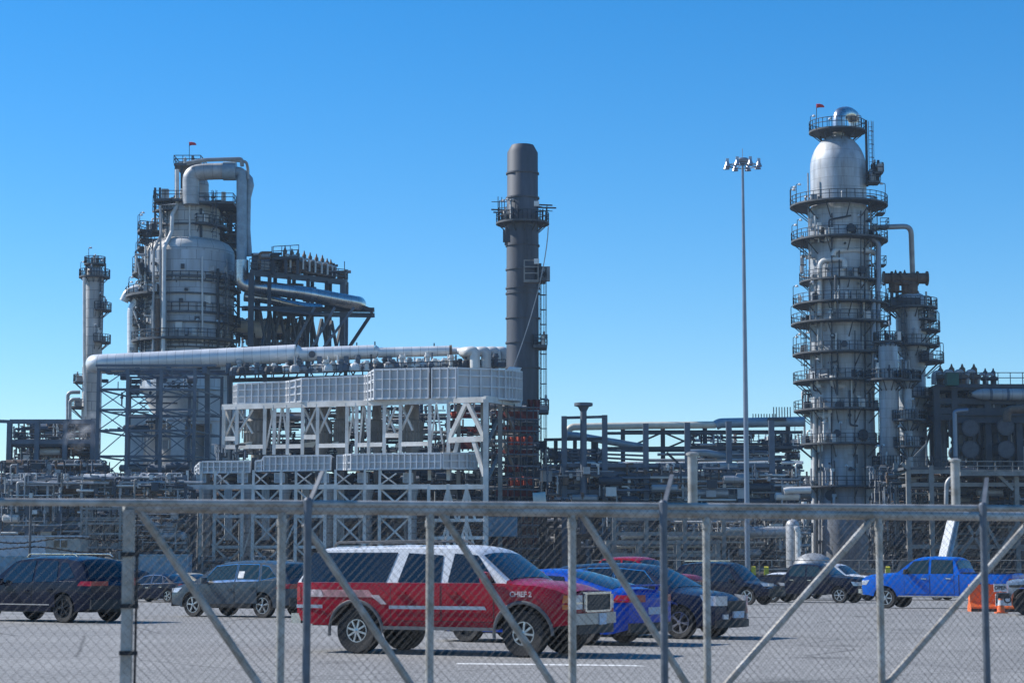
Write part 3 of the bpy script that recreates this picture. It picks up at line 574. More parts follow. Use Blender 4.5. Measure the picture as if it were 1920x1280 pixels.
for k, (px, pt, pb) in enumerate(((534, 461, 505), (547, 466, 500), (558, 468, 508), (570, 470, 512), (581, 473, 514), (593, 476, 516), (604, 478, 518), (613, 484, 520), (620, 486, 522))):
    t = k / 8; Yk = 297 + 14 * t; p = W(px, pb, Yk); h = W(px, pt, Yk).z - p.z; v = thing('relief_valve', 'rusty capped relief valve with white outlet bend on the dark deck', 'valve', p, group='relief valves on the dark valve deck')
    b = MB(); relief_valve(b, p, h, .42); b.build('valve_body', 'pipe_rust', v)
    b = MB(); z0 = h * .72; b.tube(fillet([p + Vector((.1, -.3, z0 * .8)), p + Vector((.45, -.3, z0 * .86)), p + Vector((.85, -.3, z0 * .8)), p + Vector((.85, -.3, .2))], .3, 4), .16, 8); b.build('outlet', 'pipe_white', v)
# machinery between the trusses under the valve deck
def clutter(name, label, px0, px1, py0, py1, Y0, Y1, n, mats, seed=1, vert=.45, big=.12, cat='piping', dens=1.6, kind='stuff', rmax=.16):
    rr = random.Random(seed); mb = MB()
    for k in range(int(n * dens)):
        Y = rr.uniform(Y0, Y1); px = rr.uniform(px0, px1); py = rr.uniform(py0, py1); p = W(px, py, Y); p.z = max(p.z, .15); mb.m = rr.randrange(len(mats)); q = rr.random(); r = rr.uniform(.045, rmax)
        span = (W(px1, py, Y).x - p.x); room = W(px, py0, Y).z - p.z + .3
        if q < vert:
            h = min(rr.uniform(.6, 3.2), room); r = min(r, .11)
            if rr.random() < .3: mb.tube(fillet([p, p + Vector((0, 0, h)), p + Vector((rr.uniform(-1.2, 1.2), 0, h))], .25, 3), r, 6)
            else: mb.tube([p, p + Vector((0, 0, h))], r, 6)
            if rr.random() < .45: mb.cbox(p + Vector((0, 0, h * .6)), (.34, .34, .26)); mb.lathe([(.01, 0), (.2, 0), (.2, .04), (.01, .04)], p + Vector((0, 0, h * .85)), 8)
        elif q < 1 - big:
            L = min(rr.uniform(1.5, 8), max(span, .3)); mb.tube([p, p + Vector((L, 0, 0))], r, 6)
            if rr.random() < .4: mb.cbox(p + Vector((L * .5, 0, 0)), (.35, .4, .5))
            if rr.random() < .3: mb.bar(p + Vector((L * .3, 0, 0)), p + Vector((L * .3, 0, min(.9, room))), .1)
        elif q < 1 - big * .5: mb.cbox(p, (rr.uniform(.4, 1.4), rr.uniform(.4, 1.2), min(room, rr.uniform(.4, 1.4))))
        else: L = min(rr.uniform(1.5, 4), max(span, .5)); mb.tube([p, p + Vector((.15, 0, 0)), p + Vector((L - .15, 0, 0)), p + Vector((L, 0, 0))], [.2, .45, .45, .2], 10)
    return tag(mb.build(name, mats), label, cat, kind=kind)
MX = ['pipe_grey', 'steel_dark', 'steel_blue', 'jacket_dull', 'pipe_rust', 'steel_grey', 'pipe_grey', 'pipe_white']
clutter('machinery', 'jumble of vessels and pipes between the trussed legs under the valve deck', 440, 575, 600, 655, 303, 318, 110, ['steel_dark', 'steel_dark', 'pipe_grey', 'steel_blue', 'pipe_rust'], 3, big=.35)
mb = MB(); mb.tube([W(440, 612, 302), W(500, 612, 302)], 1.0, 16); mb.tube([W(480, 618, 301), W(500, 618, 301)], 1.3, 16); mb.tube([W(505, 615, 303), W(545, 617, 304)], .7, 14)
tag(mb.build('horizontal_drum', 'pipe_cream'), 'cream horizontal drum under the left end of the valve deck', 'drum')

def backing(px0, px1, Y, top, label, seed):
    rr = random.Random(seed); x = W(px0, 900, Y).x; x1 = W(px1, 900, Y).x; mb = MB()
    while x < x1:
        w = rr.uniform(2, 7); z = W(960, top + rr.uniform(0, 26), Y).z; mb.m = rr.randrange(3); y = Y + rr.uniform(0, 4); mb.box((x, y, 0), (x + w, y + 5, z))
        for k in range(int(z / 2.2)): mb.m = rr.randrange(3); mb.bar((x, y - .2, 1 + k * 2.2), (x + w, y - .2, 1 + k * 2.2), .3)
        for k in range(3): xx = x + rr.uniform(0, w); mb.m = rr.randrange(3); mb.tube([(xx, y - .4, 0), (xx, y - .4, z + rr.uniform(-2, .6))], rr.uniform(.1, .4), 8)
        x += w * rr.uniform(.93, 1.0)
    return tag(mb.build('far_process_units', ['steel_dark', 'column_dark', 'steel_dark']), label, 'process units', kind='stuff')
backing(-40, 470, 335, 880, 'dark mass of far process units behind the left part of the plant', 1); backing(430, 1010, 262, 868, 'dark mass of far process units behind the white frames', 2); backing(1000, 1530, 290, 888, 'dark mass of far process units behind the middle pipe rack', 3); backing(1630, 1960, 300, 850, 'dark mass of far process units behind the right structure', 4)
# ------------------------------------------------------------------ frames
def frame(T, posts, rpy, top, levels, Y0, rows, m, pw, bw, brace=(), bm=None, base=0., rear_m=None, ib=False, xl=None, skew=0., cross=True, lev_ext=None):
    """posts: px at Y0; rows: depth offsets; top/levels: py at Y0; brace: (bay, level a, level b, kind, row)"""
    X = [W(p, rpy, Y0).x for p in posts]; zt = [W(p, t, Y0).z for p, t in zip(posts, top if isinstance(top, (list, tuple)) else [top] * len(posts))]
    Z = [W(posts[0], l, Y0).z for l in levels]
    for ri, dy in enumerate(rows):
        mm = m if (ri == 0 or not rear_m) else rear_m
        P = [(x + skew * dy, Y0 + dy + (xl or 0) * (x - X[0])) for x in X]
        for (x, y), t in zip(P, zt): beam_obj(T, 'post', (x, y, base), (x, y, t), pw, pw, mm, ib)
        for z in Z: beam_obj(T, 'beam', (P[0][0], P[0][1], z), (P[-1][0], P[-1][1], z), bw * .96, bw * 1.3, mm, ib)
        for (bay, a, b, kind, row) in brace:
            if row != ri: continue
            p0, p1 = P[bay], P[bay + 1]; za, zb = Z[a], Z[b]; w = bw * .55; mb = MB()
            mid = ((p0[0] + p1[0]) / 2, (p0[1] + p1[1]) / 2)
            if kind in 'x/': mb.bar((*p0, za), (*p1, zb), w, w * 1.1)
            if kind in 'x\\': mb.bar((p0[0], p0[1] + .02, zb), (p1[0], p1[1] + .02, za), w * .98, w)
            if kind == '^': mb.bar((*p0, za), (*mid, zb), w); mb.bar((*p1, za), (*mid, zb), w * .98)
            if kind == 'v': mb.bar((*p0, zb), (*mid, za), w); mb.bar((*p1, zb), (*mid, za), w * .98)
            mb.build('brace', bm or mm, T)
    if cross and len(rows) > 1:
        for z in Z:
            mb = MB()
            for x in X: mb.bar((x + skew * rows[0], Y0 + rows[0] + (xl or 0) * (x - X[0]), z - bw * .1), (x + skew * rows[-1], Y0 + rows[-1] + (xl or 0) * (x - X[0]), z - bw * .1), bw * .8, bw)
            mb.build('cross_beam', m, T)
    return X, Z
# blue lattice under the big pipe
YB = 242
LT = thing('lattice_trestle', 'tall blue-grey lattice trestle holding up the big silver pipe at left', 'steel structure', W(270, 900, YB))
lv = [692, 730, 768, 807, 855, 905]
frame(LT, [183, 238, 301, 364], 800, 690, lv, YB, [0, 11], 'steel_blue', .38, .2,
      brace=[(b, k, k + 1, 'x' if (b + k + r) % 3 else ('/' if r else '\\'), r) for b in range(3) for k in range(5) for r in (0, 1) if r == 0 or (b + k) % 2], skew=.155, bm='steel_blue')
beam_obj(LT, 'post', W(389, 900, YB + 6), W(389, 690, YB + 6), .6, .6, 'steel_blue'); beam_obj(LT, 'post', W(430, 760, YB + 8), W(430, 685, YB + 8), .5, .5, 'steel_blue')
p, q = W(180, 689, YB), W(430, 686, YB + 11)
for yy in (YB - .1, YB + 3.5, YB + 7.5, YB + 11): beam_obj(LT, 'beam', (p.x, yy, p.z + .25), (q.x, yy, p.z + .25), .25, .3, 'steel_blue')
# the big telescoping silver pipe
YP = 245; mp_ = mpp(670, YP)
BP = thing('header_pipe', 'enormous stepped silver pipe running across the plant above the grey ducts', 'pipe', W(500, 670, YP))
def pt(px, py, dy=0): return W(px, py, YP + dy)
mb = MB(); mb.tube(fillet([pt(196, 684, 9), pt(178, 682, 2), pt(178, 681.5, 0), pt(215, 680, 0)], 1.5, 8) + [pt(555, 663)], [17.5 * mp_] * 17 + [16.8 * mp_] if False else 17.3 * mp_, 32)
mb.build('wide_section', 'jacket', BP)
mb = MB(); mb.tube([pt(555, 663), pt(562, 664.5)], [17.3 * mp_, 13.4 * mp_], 32, caps=False); mb.tube([pt(562, 664.5), pt(702, 659.5)], 13.2 * mp_, 32); mb.build('middle_section', 'jacket', BP)
mb = MB(); mb.tube([pt(702, 659.5), pt(709, 661)], [13.2 * mp_, 10 * mp_], 32, caps=False); mb.tube([pt(709, 661), pt(846, 657.5)], 9.7 * mp_, 32); mb.build('narrow_section', 'jacket', BP)
mb = MB(); mb.tube([pt(843, 657.6), pt(847.5, 657.5)], 11 * mp_, 28); mb.build('end_flange', 'pipe_rust', BP)
mb = MB(); mb.tube([pt(585, 664, -.7), pt(585, 664, -1.15)], 6.5 * mp_, 20); mb.build('manway', 'shell_face', BP)
for px in (205, 260, 318, 385, 430, 545, 600, 650, 730, 800): mb = MB(); mb.cbox(pt(px, 690 if px < 545 else 680), (.6, 1.6, 1.5)); mb.build('pipe_shoe', 'steel_blue', BP)
for px, py in ((669, 646), (703, 644), (814, 647)): mb = MB(); mb.bar(pt(px, py + 3), pt(px, py - 4), .15); mb.build('vent_stub', 'steel_dark', BP)
pipe([pt(846, 658, 2), pt(862, 657, 2), pt(868, 661, 1), pt(873, 668, 0)], .45, 'jacket', 'short silver elbow at the right end of the enormous stepped pipe', n=14)
for k, px in enumerate((882, 903, 921, 938)):
    y = YP - 5 + 2 * k; mb = MB(); r = .62
    mb.tube(fillet([W(px - 14, 660, y + 5), W(px - 5, 659, y), W(px + 8, 658, y), W(px + 9, 690, y)], 1.5, 7), r, 16); o = mb.build('return_bend', 'pipe_white')
    tag(o, 'white bent pipe in the row between the silver pipe end and the chimney', 'pipe', 'white bent pipes beside the chimney')
# pipework between the big pipe and the duct
PB = thing('pipe_bridge', 'dark steel bridge carrying stub pipes between the silver pipe and grey duct', 'steel structure', W(690, 700, 243))
a, b = W(430, 700, 243), W(948, 683, 243); beam_obj(PB, 'girder', a, b, .4, .6, 'steel_blue'); a, b = W(430, 713, 246), W(948, 699, 246); beam_obj(PB, 'girder', a, b, .4, .5, 'steel_dark')
for px in (432, 497, 575, 648, 720, 790, 860, 925): beam_obj(PB, 'post', W(px, 690 - .034 * (px - 430), 243.5), W(px, 1000, 243.5) * 1 + Vector((0, 0, 3)), .42, .42, 'steel_dark')
rr = random.Random(5)
for k in range(62):
    mb = MB(); px = 440 + k * 8 + rr.uniform(-2, 2); y = 243 + rr.uniform(-1, 1); mm = rr.choice(('pipe_grey', 'steel_dark', 'pipe_white', 'pipe_white', 'steel_blue')); base = W(px, 702 - .03 * (px - 430), y); h = rr.uniform(.9, 2.0)
    mb.lathe([(.01, 0), (.42, 0), (.42, .2), (.3, .22), (.3, h * .7), (.42, h * .72), (.42, h * .85), (.3, h * .87), (.3, h), (.01, h)] if k % 2 else [(.01, 0), (.7, 0), (.75, .3), (.55, .8), (.12, 1), (.12, h), (.01, h)], base, 9); mb.build('stub_pipe', mm, PB)
mb = MB()
for k in range(40):
    px = 436 + k * 13 + rr.uniform(-4, 4); mb.bar(W(px, 713, 245), W(px + rr.choice((-9, 9, 0)), 696, 245), .16)
rail_line(mb, [W(436, 709, 242), W(948, 692, 242)], 1.2, .1, 1.6); mb.build('railing', 'rail', PB)
# ------------------------------------------------------------------ grey boiler ducts
def duct_run(T, pts, depth, ribw=.13, rows=(.36, .68), pitch=.9, m='duct', gaps=()):
    """pts: (px, Y, top py, bottom py): a folded sheet face with stiffening ribs, closed behind"""
    for i in range(len(pts) - 1):
        (p0, y0, t0, b0), (p1, y1, t1, b1) = pts[i], pts[i + 1]
        A, B, C, D = W(p0, b0, y0), W(p1, b1, y1), W(p1, t1, y1), W(p0, t0, y0); B.x += 0
        C.x, D.x = B.x, A.x; n = Vector((B - A).to_2d().to_tuple() + (0,)); n = Vector((n.y, -n.x, 0)).normalized()
        bk = Vector((0, depth, 0)); mb = MB(); mb.hexa([A, B, B + bk, A + bk, D, C, C + bk, D + bk]); o = mb.build('duct_section', m, T)
        L = (B - A).to_2d().length; k = max(1, round(L / pitch)); rb = MB()
        for j in range(k + 1):
            t = j / k
            if i and j == 0: continue
            a = A.lerp(B, t); d = D.lerp(C, t); rb.bar(a + n * ribw * .8, d + n * ribw * .8, .13, ribw * 2, up=(B - A).normalized().cross(Vector((0, 0, 1))))
        for f in (0.02, *rows, .98):
            a = A.lerp(D, f); b = B.lerp(C, f); rb.bar(a + n * ribw * .65, b + n * ribw * .65, ribw * 1.4, .15 if 0.05 < f < .95 else .2)
        rb.build('stiffener_ribs', 'duct_rib', o)
UD = thing('upper_duct', 'long pale grey ribbed duct on the white frame, stepping up towards the chimney', 'duct', W(700, 750, 224))
duct_run(UD, [(440, 232, 722, 757), (448, 228.5, 719, 757), (537, 226.2, 715, 756), (545, 224.6, 714, 755), (567, 223.4, 709, 753.5), (684, 220.6, 704, 751.5), (692, 219.0, 703, 750.5), (704, 217.8, 700, 749.5)], 7)
duct_run(UD, [(692.5, 219.0, 699, 749), (704, 217.6, 692, 748.5), (804, 215, 690, 747)], 7, rows=(.33, .66))
duct_run(UD, [(811, 214.6, 690, 746.5), (856, 213.4, 689, 746)], 7.5, rows=(.33, .66))
duct_run(UD, [(856.5, 213.4, 689, 746), (880, 214.2, 690, 747), (920, 215.4, 691, 748), (945, 217.5, 692.5, 749), (964, 221, 694, 750), (976, 225.5, 696, 751)], 6, rows=(.4, .75), pitch=1.3)
mb = MB(); mb.hexa([W(948, 694, 219.5), W(974, 698, 226), W(974, 698, 229), W(948, 694, 229), W(955, 687, 222), W(978, 689, 227), W(978, 689, 229), W(955, 687, 229)]); mb.build('duct_hood', 'duct_rib', UD)
mb = MB(); p = W(807.5, 748, 216); mb.box((p.x - .3, 216.5, p.z), (p.x + .3, 221, W(807, 690, 216.5).z)); mb.build('expansion_joint', 'steel_dark', UD)
# white frame carrying the upper duct
WF = thing('white_frame', 'white steel frame with cross bracing under the upper grey duct', 'steel structure', W(640, 800, 220))
def fY(px): return 228 - (px - 440) * .035            # the front line follows the duct
def wp(px, py, dy=0): return W(px, py, fY(px) + dy)
TOPS = lambda px: 762 - (px - 418) * .0285
for px in (420, 445, 497, 515, 540, 568, 596, 651, 669, 692, 721, 751, 806, 841, 911):
    q = wp(px, TOPS(px)); beam_obj(WF, 'post', (q.x, q.y, W(px, 852 if px < 806 else 900, q.y).z if px < 911 else 0), q, .38 if px != 911 else .58, .38 if px != 911 else .58, 'steel_white')
for px in (430, 505, 585, 680, 770, 860, 905): q = wp(px, TOPS(px), 7); beam_obj(WF, 'post', (q.x, q.y, 10), q, .45, .45, 'column_dark')
for a, b, py in ((418, 499, None), (497, 570, None), (568, 670, None), (668, 755, None), (751, 843, None), (841, 913, None)):
    beam_obj(WF, 'beam', wp(a, TOPS(a) + 1), wp(b, TOPS(b) + 1), .45, .6, 'steel_white')
for a, b, py in ((418, 497, 838), (515, 566, 837), (596, 651, 835.5), (670, 718, 834), (752, 806, 832.5)): beam_obj(WF, 'beam', wp(a, py), wp(b, py - 1), .4, .45, 'steel_white')
for a, b in ((420, 445), (568, 596), (721, 751)): beam_obj(WF, 'beam', wp(a, 822 - (a - 420) * .02), wp(b, 822 - (a - 420) * .02), .4, .5, 'steel_white')
for a, b, t, l, s in ((422, 444, 768, 820, 'x'), (447, 474, 768, 812, 'x'), (570, 594, 764, 816, 'x'), (598, 620, 764, 812, 'x'), (722, 742, 762, 812, 'x'), (753, 774, 760, 806, 'x'), (499, 513, 766, 840, '/'), (508, 516, 766, 836, '\\'), (520, 528, 764, 838, '/'), (530, 540, 764, 836, '\\'),
                   (652, 664, 762, 836, '/'), (660, 669, 762, 834, '\\'), (674, 681, 762, 834, '/'), (683, 692, 762, 834, '\\'), (808, 818, 758, 832, '/'), (818, 830, 758, 832, '\\')):
    if s in 'x/': beam_obj(WF, 'brace', wp(a, l, .3), wp(b, t, .3), .2, .2, 'steel_white')
    if s in 'x\\': beam_obj(WF, 'brace', wp(a, t, .5), wp(b, l, .5), .2, .2, 'steel_white')
for p, q in (((876, 752), (843, 822)), ((876, 752), (909, 822)), ((858, 827), (846, 880)), ((889, 827), (909, 892))): beam_obj(WF, 'brace', wp(*p), wp(*q), .42, .42, 'steel_white')
beam_obj(WF, 'beam', wp(843, 825), wp(911, 822), .5, .6, 'steel_white')
q0 = wp(911, TOPS(911)); q1 = W(975, 757, 229); beam_obj(WF, 'beam', q0, q1, .5, .7, 'steel_white'); beam_obj(WF, 'post', (q1.x, q1.y, 0), q1, .5, .5, 'steel_grey'); q2 = q0.lerp(q1, .4); beam_obj(WF, 'post', (q2.x, q2.y, 0), q2, .5, .5, 'steel_grey')
for t, (a, b) in enumerate(((760, 830), (830, 900))): beam_obj(WF, 'brace', wp(914, b, 1), W(945, a, 224), .3, .3, 'steel_grey'); beam_obj(WF, 'brace', W(945, a, 224), W(972, b, 228.5), .3, .3, 'steel_grey')
# furnaces behind it
for k, (px, w) in enumerate(((482, 26), (600, 24), (640, 15), (772, 22), (706, 14))):
    Y = fY(px) + 4.5; q = W(px, 850, Y); T = thing('furnace_drum', ['dark furnace drum nearest the left end of the white frame', 'dark furnace drum behind the second bay pair of the white frame', 'slimmer dark drum right of the second furnace drum', 'dark furnace drum behind the right part of the white frame', 'thin dark standpipe drum in the middle of the white frame'][k], 'drum', (q.x, Y, q.z))
    m_ = mpp(800, Y); zz = lambda py: W(px, py, Y).z; mb = MB(); mb.lathe([(w * .35 * m_, zz(905)), (w * .45 * m_, zz(850)), (w * .9 * m_, zz(835)), (w * .9 * m_, zz(790)), (w * .6 * m_, zz(785)), (w * .6 * m_, zz(757))], (q.x, Y, 0), 24); mb.build('drum_shell', 'column_dark', T)
    mb = MB()
    for j in range(9): an = R(-170 + 20 * j); mb.bar((q.x + w * .92 * m_ * math.cos(an), Y + w * .92 * m_ * math.sin(an), zz(832)), (q.x + w * .92 * m_ * math.cos(an), Y + w * .92 * m_ * math.sin(an), zz(790)), .18)
    mb.lathe([(w * .9 * m_, zz(812)), (w * .98 * m_, zz(812)), (w * .98 * m_, zz(809)), (w * .9 * m_, zz(809))], (q.x, Y, 0), 24); mb.build('drum_ribs', 'steel_grey', T)
    mb = MB(); mb.hexa([W(px - w * 1.5, 838, Y - 2.8), W(px - w * .5, 838, Y - 2.8), W(px - w * .5, 838, Y - 1.6), W(px - w * 1.5, 838, Y - 1.6), W(px - w * 1.2, 830, Y - 2.6), W(px - w * .3, 827, Y - 2.6), W(px - w * .3, 827, Y - 1.6), W(px - w * 1.2, 830, Y - 1.6)]); mb.build('burner_platform', 'pipe_cream', T)
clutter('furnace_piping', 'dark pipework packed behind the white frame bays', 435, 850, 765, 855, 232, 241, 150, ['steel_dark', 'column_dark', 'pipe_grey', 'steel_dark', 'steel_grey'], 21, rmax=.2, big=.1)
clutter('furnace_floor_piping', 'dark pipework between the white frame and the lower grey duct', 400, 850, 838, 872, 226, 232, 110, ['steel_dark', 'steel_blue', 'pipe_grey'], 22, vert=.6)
mb = MB(); p, q = W(415, 843, 229), W(845, 834, 218)
tag(MB().box((p.x, 229, p.z - 3.0), (q.x, 233, p.z - 2.7)).build('walkway', 'deck'), 'dark grating walkway behind the lower grey duct', 'walkway')
LD = thing('lower_duct', 'lower pale grey ribbed duct with square drop legs, above the white base frame', 'duct', W(630, 890, 216))
def lY(px): return 224 - (px - 368) * .024
def run(a, b, t0, t1, b0, b1, n=2): return [(a + (b - a) * k / (n - 1), lY(a + (b - a) * k / (n - 1)), t0 + (t1 - t0) * k / (n - 1), b0 + (b1 - b0) * k / (n - 1)) for k in range(n)]
duct_run(LD, [(368, 225.2, 875, 888), (377, 223.7, 866, 887)] + run(380, 470, 865, 864, 886, 885), 4, rows=(.5,), pitch=.72)
duct_run(LD, run(480, 492, 864, 862, 883, 883) + run(496, 621, 855, 853, 883, 881), 4, rows=(.45,), pitch=.72)
duct_run(LD, run(633, 645, 853, 853, 880, 880) + [(652, lY(652) - .8, 852, 880), (660, lY(660) - 1, 851, 880)] + [(828, lY(828) - 1, 849, 878)], 4, rows=(.45,), pitch=.72)
duct_run(LD, [(828.5, lY(828) - 1, 849, 878), (873, 214.2, 849, 878), (886, 216.5, 850, 879), (892, 219, 851, 879)], 4, rows=(.5,), pitch=1)
mb = MB()
for px in (475, 627): mb = MB(); p = W(px, 885, lY(px)); mb.box((p.x - .3, lY(px) + .6, p.z), (p.x + .3, lY(px) + 3.6, W(px, 857, lY(px)).z)); mb.build('expansion_joint', 'steel_dark', LD)
LEGS = [(377, 18), (455, 18), (524, 18), (607, 18), (680, 18), (765, 17)]
for px, w in LEGS:
    y = lY(px) + .3; A = W(px - w / 2, 905, y); B = W(px + w / 2, 905, y); z1 = W(px, 886, y).z; mb = MB(); mb.box((A.x, y, A.z), (B.x, y + 3.2, z1)); o = mb.build('drop_leg', 'duct', LD); rb = MB()
    for f in (0, .5, 1): rb.bar((A.x + (B.x - A.x) * f, y - .08, A.z), (A.x + (B.x - A.x) * f, y - .08, z1), .10, .16)
    for f in (.05, .5, .95): rb.bar((A.x, y - .06, A.z + (z1 - A.z) * f), (B.x, y - .06, A.z + (z1 - A.z) * f), .12, .09)
    rb.build('stiffener_ribs', 'duct_rib', o)
    cx = (A.x + B.x) / 2 + .35; cy = y + 2; rd = (B.x - A.x) * .55; T = thing('flue_column', f'grey riveted flue column under {"the leftmost" if px == 377 else "the second" if px == 455 else "the third" if px == 524 else "the fourth" if px == 607 else "the fifth" if px == 680 else "the rightmost"} drop leg of the lower duct', 'column', (cx, cy, 0))
    c_ = MB(); c_.lathe([(rd, 0), (rd, A.z - 1.4), (rd * 1.35, A.z - .8), (rd * 1.1, A.z - .02), (.01, A.z - .02)], (cx, cy, 0), 24); c_.build('column_shell', 'jacket_dull', T); c_ = MB()
    for k in range(1, 6): zz = k * A.z / 6.5; c_.lathe([(rd, zz - .07), (rd + .1, zz - .07), (rd + .1, zz + .07), (rd, zz + .07)], (cx, cy, 0), 24)
    c_.tube([(cx - rd - .15, cy - .8, 0), (cx - rd - .15, cy - .8, A.z - 1.5)], .16, 6); c_.build('bands', 'steel_grey', T)
# white base frame
BF = thing('base_frame', 'white cross braced base frame standing under the lower grey duct', 'steel structure', W(630, 1070, 214))
def bp(px, py, dy=0): return W(px, py, 219 - (px - 350) * .02 + dy)
PP = [351, 377, 403, 455, 475, 527, 555, 610, 629, 684, 712, 769, 804, 840, 875, 911]
for px in PP:
    q = bp(px, 909 - (px - 350) * .004); beam_obj(BF, 'post', (q.x, q.y, 0), q, .34, .34, 'steel_white')
    if px < 800:
        u = bp(px, 888 if px in (403, 475, 555, 629, 712) else 886); u = q + Vector((0, 0, 1.6)); beam_obj(BF, 'stub_post', q, u, .26, .26, 'steel_white')
for a, b in ((351, 475), (475, 629), (629, 804), (804, 911)): beam_obj(BF, 'beam', bp(a, 913), bp(b, 912), .4, .5, 'steel_white')
PR = [(403, 455), (475, 527), (555, 610), (629, 684), (712, 769)]
for a, b in PR:
    for py in (968, 1025): beam_obj(BF, 'beam', bp(a, py), bp(b, py - .5), .26, .32, 'steel_white')
    for t, l in ((915, 967), (969, 1024), (1026, 1078)):
        l2 = min(l, 1076)
        beam_obj(BF, 'brace', bp(a, t, .15), bp(b, l2, .15), .17, .18, 'steel_white'); beam_obj(BF, 'brace', bp(b, t, .32), bp(a, l2, .32), .17, .18, 'steel_white')
    for py, w in ((888, 6),):
        beam_obj(BF, 'brace', bp(a + 2, 908, 1.5), bp(b - 26, 887, 1.5), .14, .14, 'steel_white'); beam_obj(BF, 'brace', bp(a + 2, 887, 1.7), bp(b - 26, 908, 1.7), .14, .14, 'steel_white')
for a, b in ((351, 377), (377, 403), (455, 475), (527, 555)):
    beam_obj(BF, 'brace', bp(a, 1040, .2), bp(b, 975, .2), .15, .15, 'steel_white')
for cx_ in (840, 875):
    for dx, t, l in ((-16, 914, 975), (16, 914, 975), (-18, 975, 1040), (18, 975, 1040)): beam_obj(BF, 'brace', bp(cx_, t, .2), bp(cx_ + dx, l, .2), .26, .26, 'steel_white')
for py in (1008, 975): beam_obj(BF, 'beam', bp(806, py), bp(911, py - .5), .28, .34, 'steel_white')
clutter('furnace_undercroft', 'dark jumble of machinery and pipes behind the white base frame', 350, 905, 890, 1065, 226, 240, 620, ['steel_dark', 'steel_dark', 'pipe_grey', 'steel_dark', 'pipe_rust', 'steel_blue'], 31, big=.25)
clutter('undercroft_floor', 'low pumps and pipes along the foot of the white base frame', 350, 905, 1048, 1076, 214, 222, 190, ['steel_grey', 'pipe_grey', 'steel_dark', 'jacket_dull'], 32, vert=.4)
for k, px in enumerate((492, 632, 422, 567)):
    mb = MB()
    for j in range(5): mb.tube([W(px + 3 * j, 1012, 224), W(px + 3 * j, 915, 224)], .09, 6)
    tag(mb.build('tube_bank', 'pipe_white'), 'bank of thin upright white tubes behind the white base frame', 'pipes', 'tube banks behind the white base frame')
# ------------------------------------------------------------------ chimney
YC = 240
CH, cC, zC = tower('chimney', 'tall dark grey chimney with platform near its top, mid picture', 'chimney', 980, 700, YC,
    [(1060, 31), (690, 30.5), (420, 30), (372, 29.5), (371, 29), (287, 28.7), (273, 21), (273, 19), (279, 19), (279, .1)], 'stack',
    [(418, 30, 50, 0, 360, 2)], rings=[(326, 29), (372, 29.6), (461, 30), (506, 30), (541, 30), (551, 30), (597, 30.2), (643, 30.4), (690, 30.6)], seg=40)
mb = MB(); mc = mpp(400, YC); rr = random.Random(9)
for k in range(22):
    a = rr.uniform(0, 6.28); ca, sa = math.cos(a), math.sin(a); r0 = 46 * mc; p = Vector((cC.x + r0 * ca, YC + r0 * sa, zC(418))); h = rr.uniform(1.2, 3.4); mb.bar(p, p + Vector((0, 0, h)), .09)
    if k % 2: mb.bar(p + Vector((0, 0, h * .8)) - Vector((ca, sa, 0)) * 1.2, p + Vector((ca, sa, 0)) * .8 + Vector((0, 0, h * .8)), .08)
for px0, px1, py in ((921, 955, 393), (1005, 1043, 389), (1010, 1036, 384), (925, 950, 398)): mb.bar(W(px0, py, YC - 1), W(px1, py + 1, YC - 1), .16)
mb.build('scaffold_poles', 'rail', CH)
mb = MB()
for px in (983, 1009): mb.bar(W(px, 525, YC - 2.9), W(px, 487, YC - 2.9), .14); mb.bar(W(px, 525, YC - 4), W(px, 500, YC - 4), .12)
for py in (525, 512, 500, 488): mb.bar(W(983, py, YC - 2.9), W(1009, py, YC - 2.9), .13)
d0, d1 = W(982, 525, YC - 4), W(1010, 525, YC - 2.7); mb.box((d0.x, d0.y, d0.z - .25), (d1.x, d1.y, d0.z))
mb.build('hanging_cage', 'steel_grey', CH); mb = MB()
ladder(mb, (W(992, 490, YC - 2.6).x, YC - 2.3, zC(487)), zC(420), face=(0, -1)); p = W(1014, 1000, YC)
ladder(mb, (p.x, YC - .5, 1), zC(512), face=(1, -.3), t=.1); mb.build('ladder', 'rail', CH)
for px0, px1, py in ((1000, 1026, 646), (1005, 1029, 768), (1008, 1024, 520)): flat_platform(CH, px0, px1, py, YC - 2, YC + 1.5, n=5)
mb = MB(); mb.tube([W(950, 425, YC - 3.5), W(949, 460, YC - 3)], .2, 8); mb.cbox(W(950, 443, YC - 3), (.9, .7, 1.4)); mb.build('hoist', 'steel_dark', CH)
mb = MB(); pts = [W(1028, 424, YC - 3)] + [W(1028 - 66 * (t ** 1.55), 424 + 266 * t, YC - 3.2) for t in [k / 14 for k in range(1, 15)]]
mb.tube(pts, .065, 5); tag(mb.build('hoist_cable', 'pipe_grey'), 'pale slack cable hanging from the chimney platform down to the ducts', 'cable')
for px, py in ((1006, 382), (1006, 490)): mb = MB(); mb.cbox(W(px, py, YC - 3.2), (.6, .4, .6)); mb.build('warning_light', 'lamp_glass', CH)
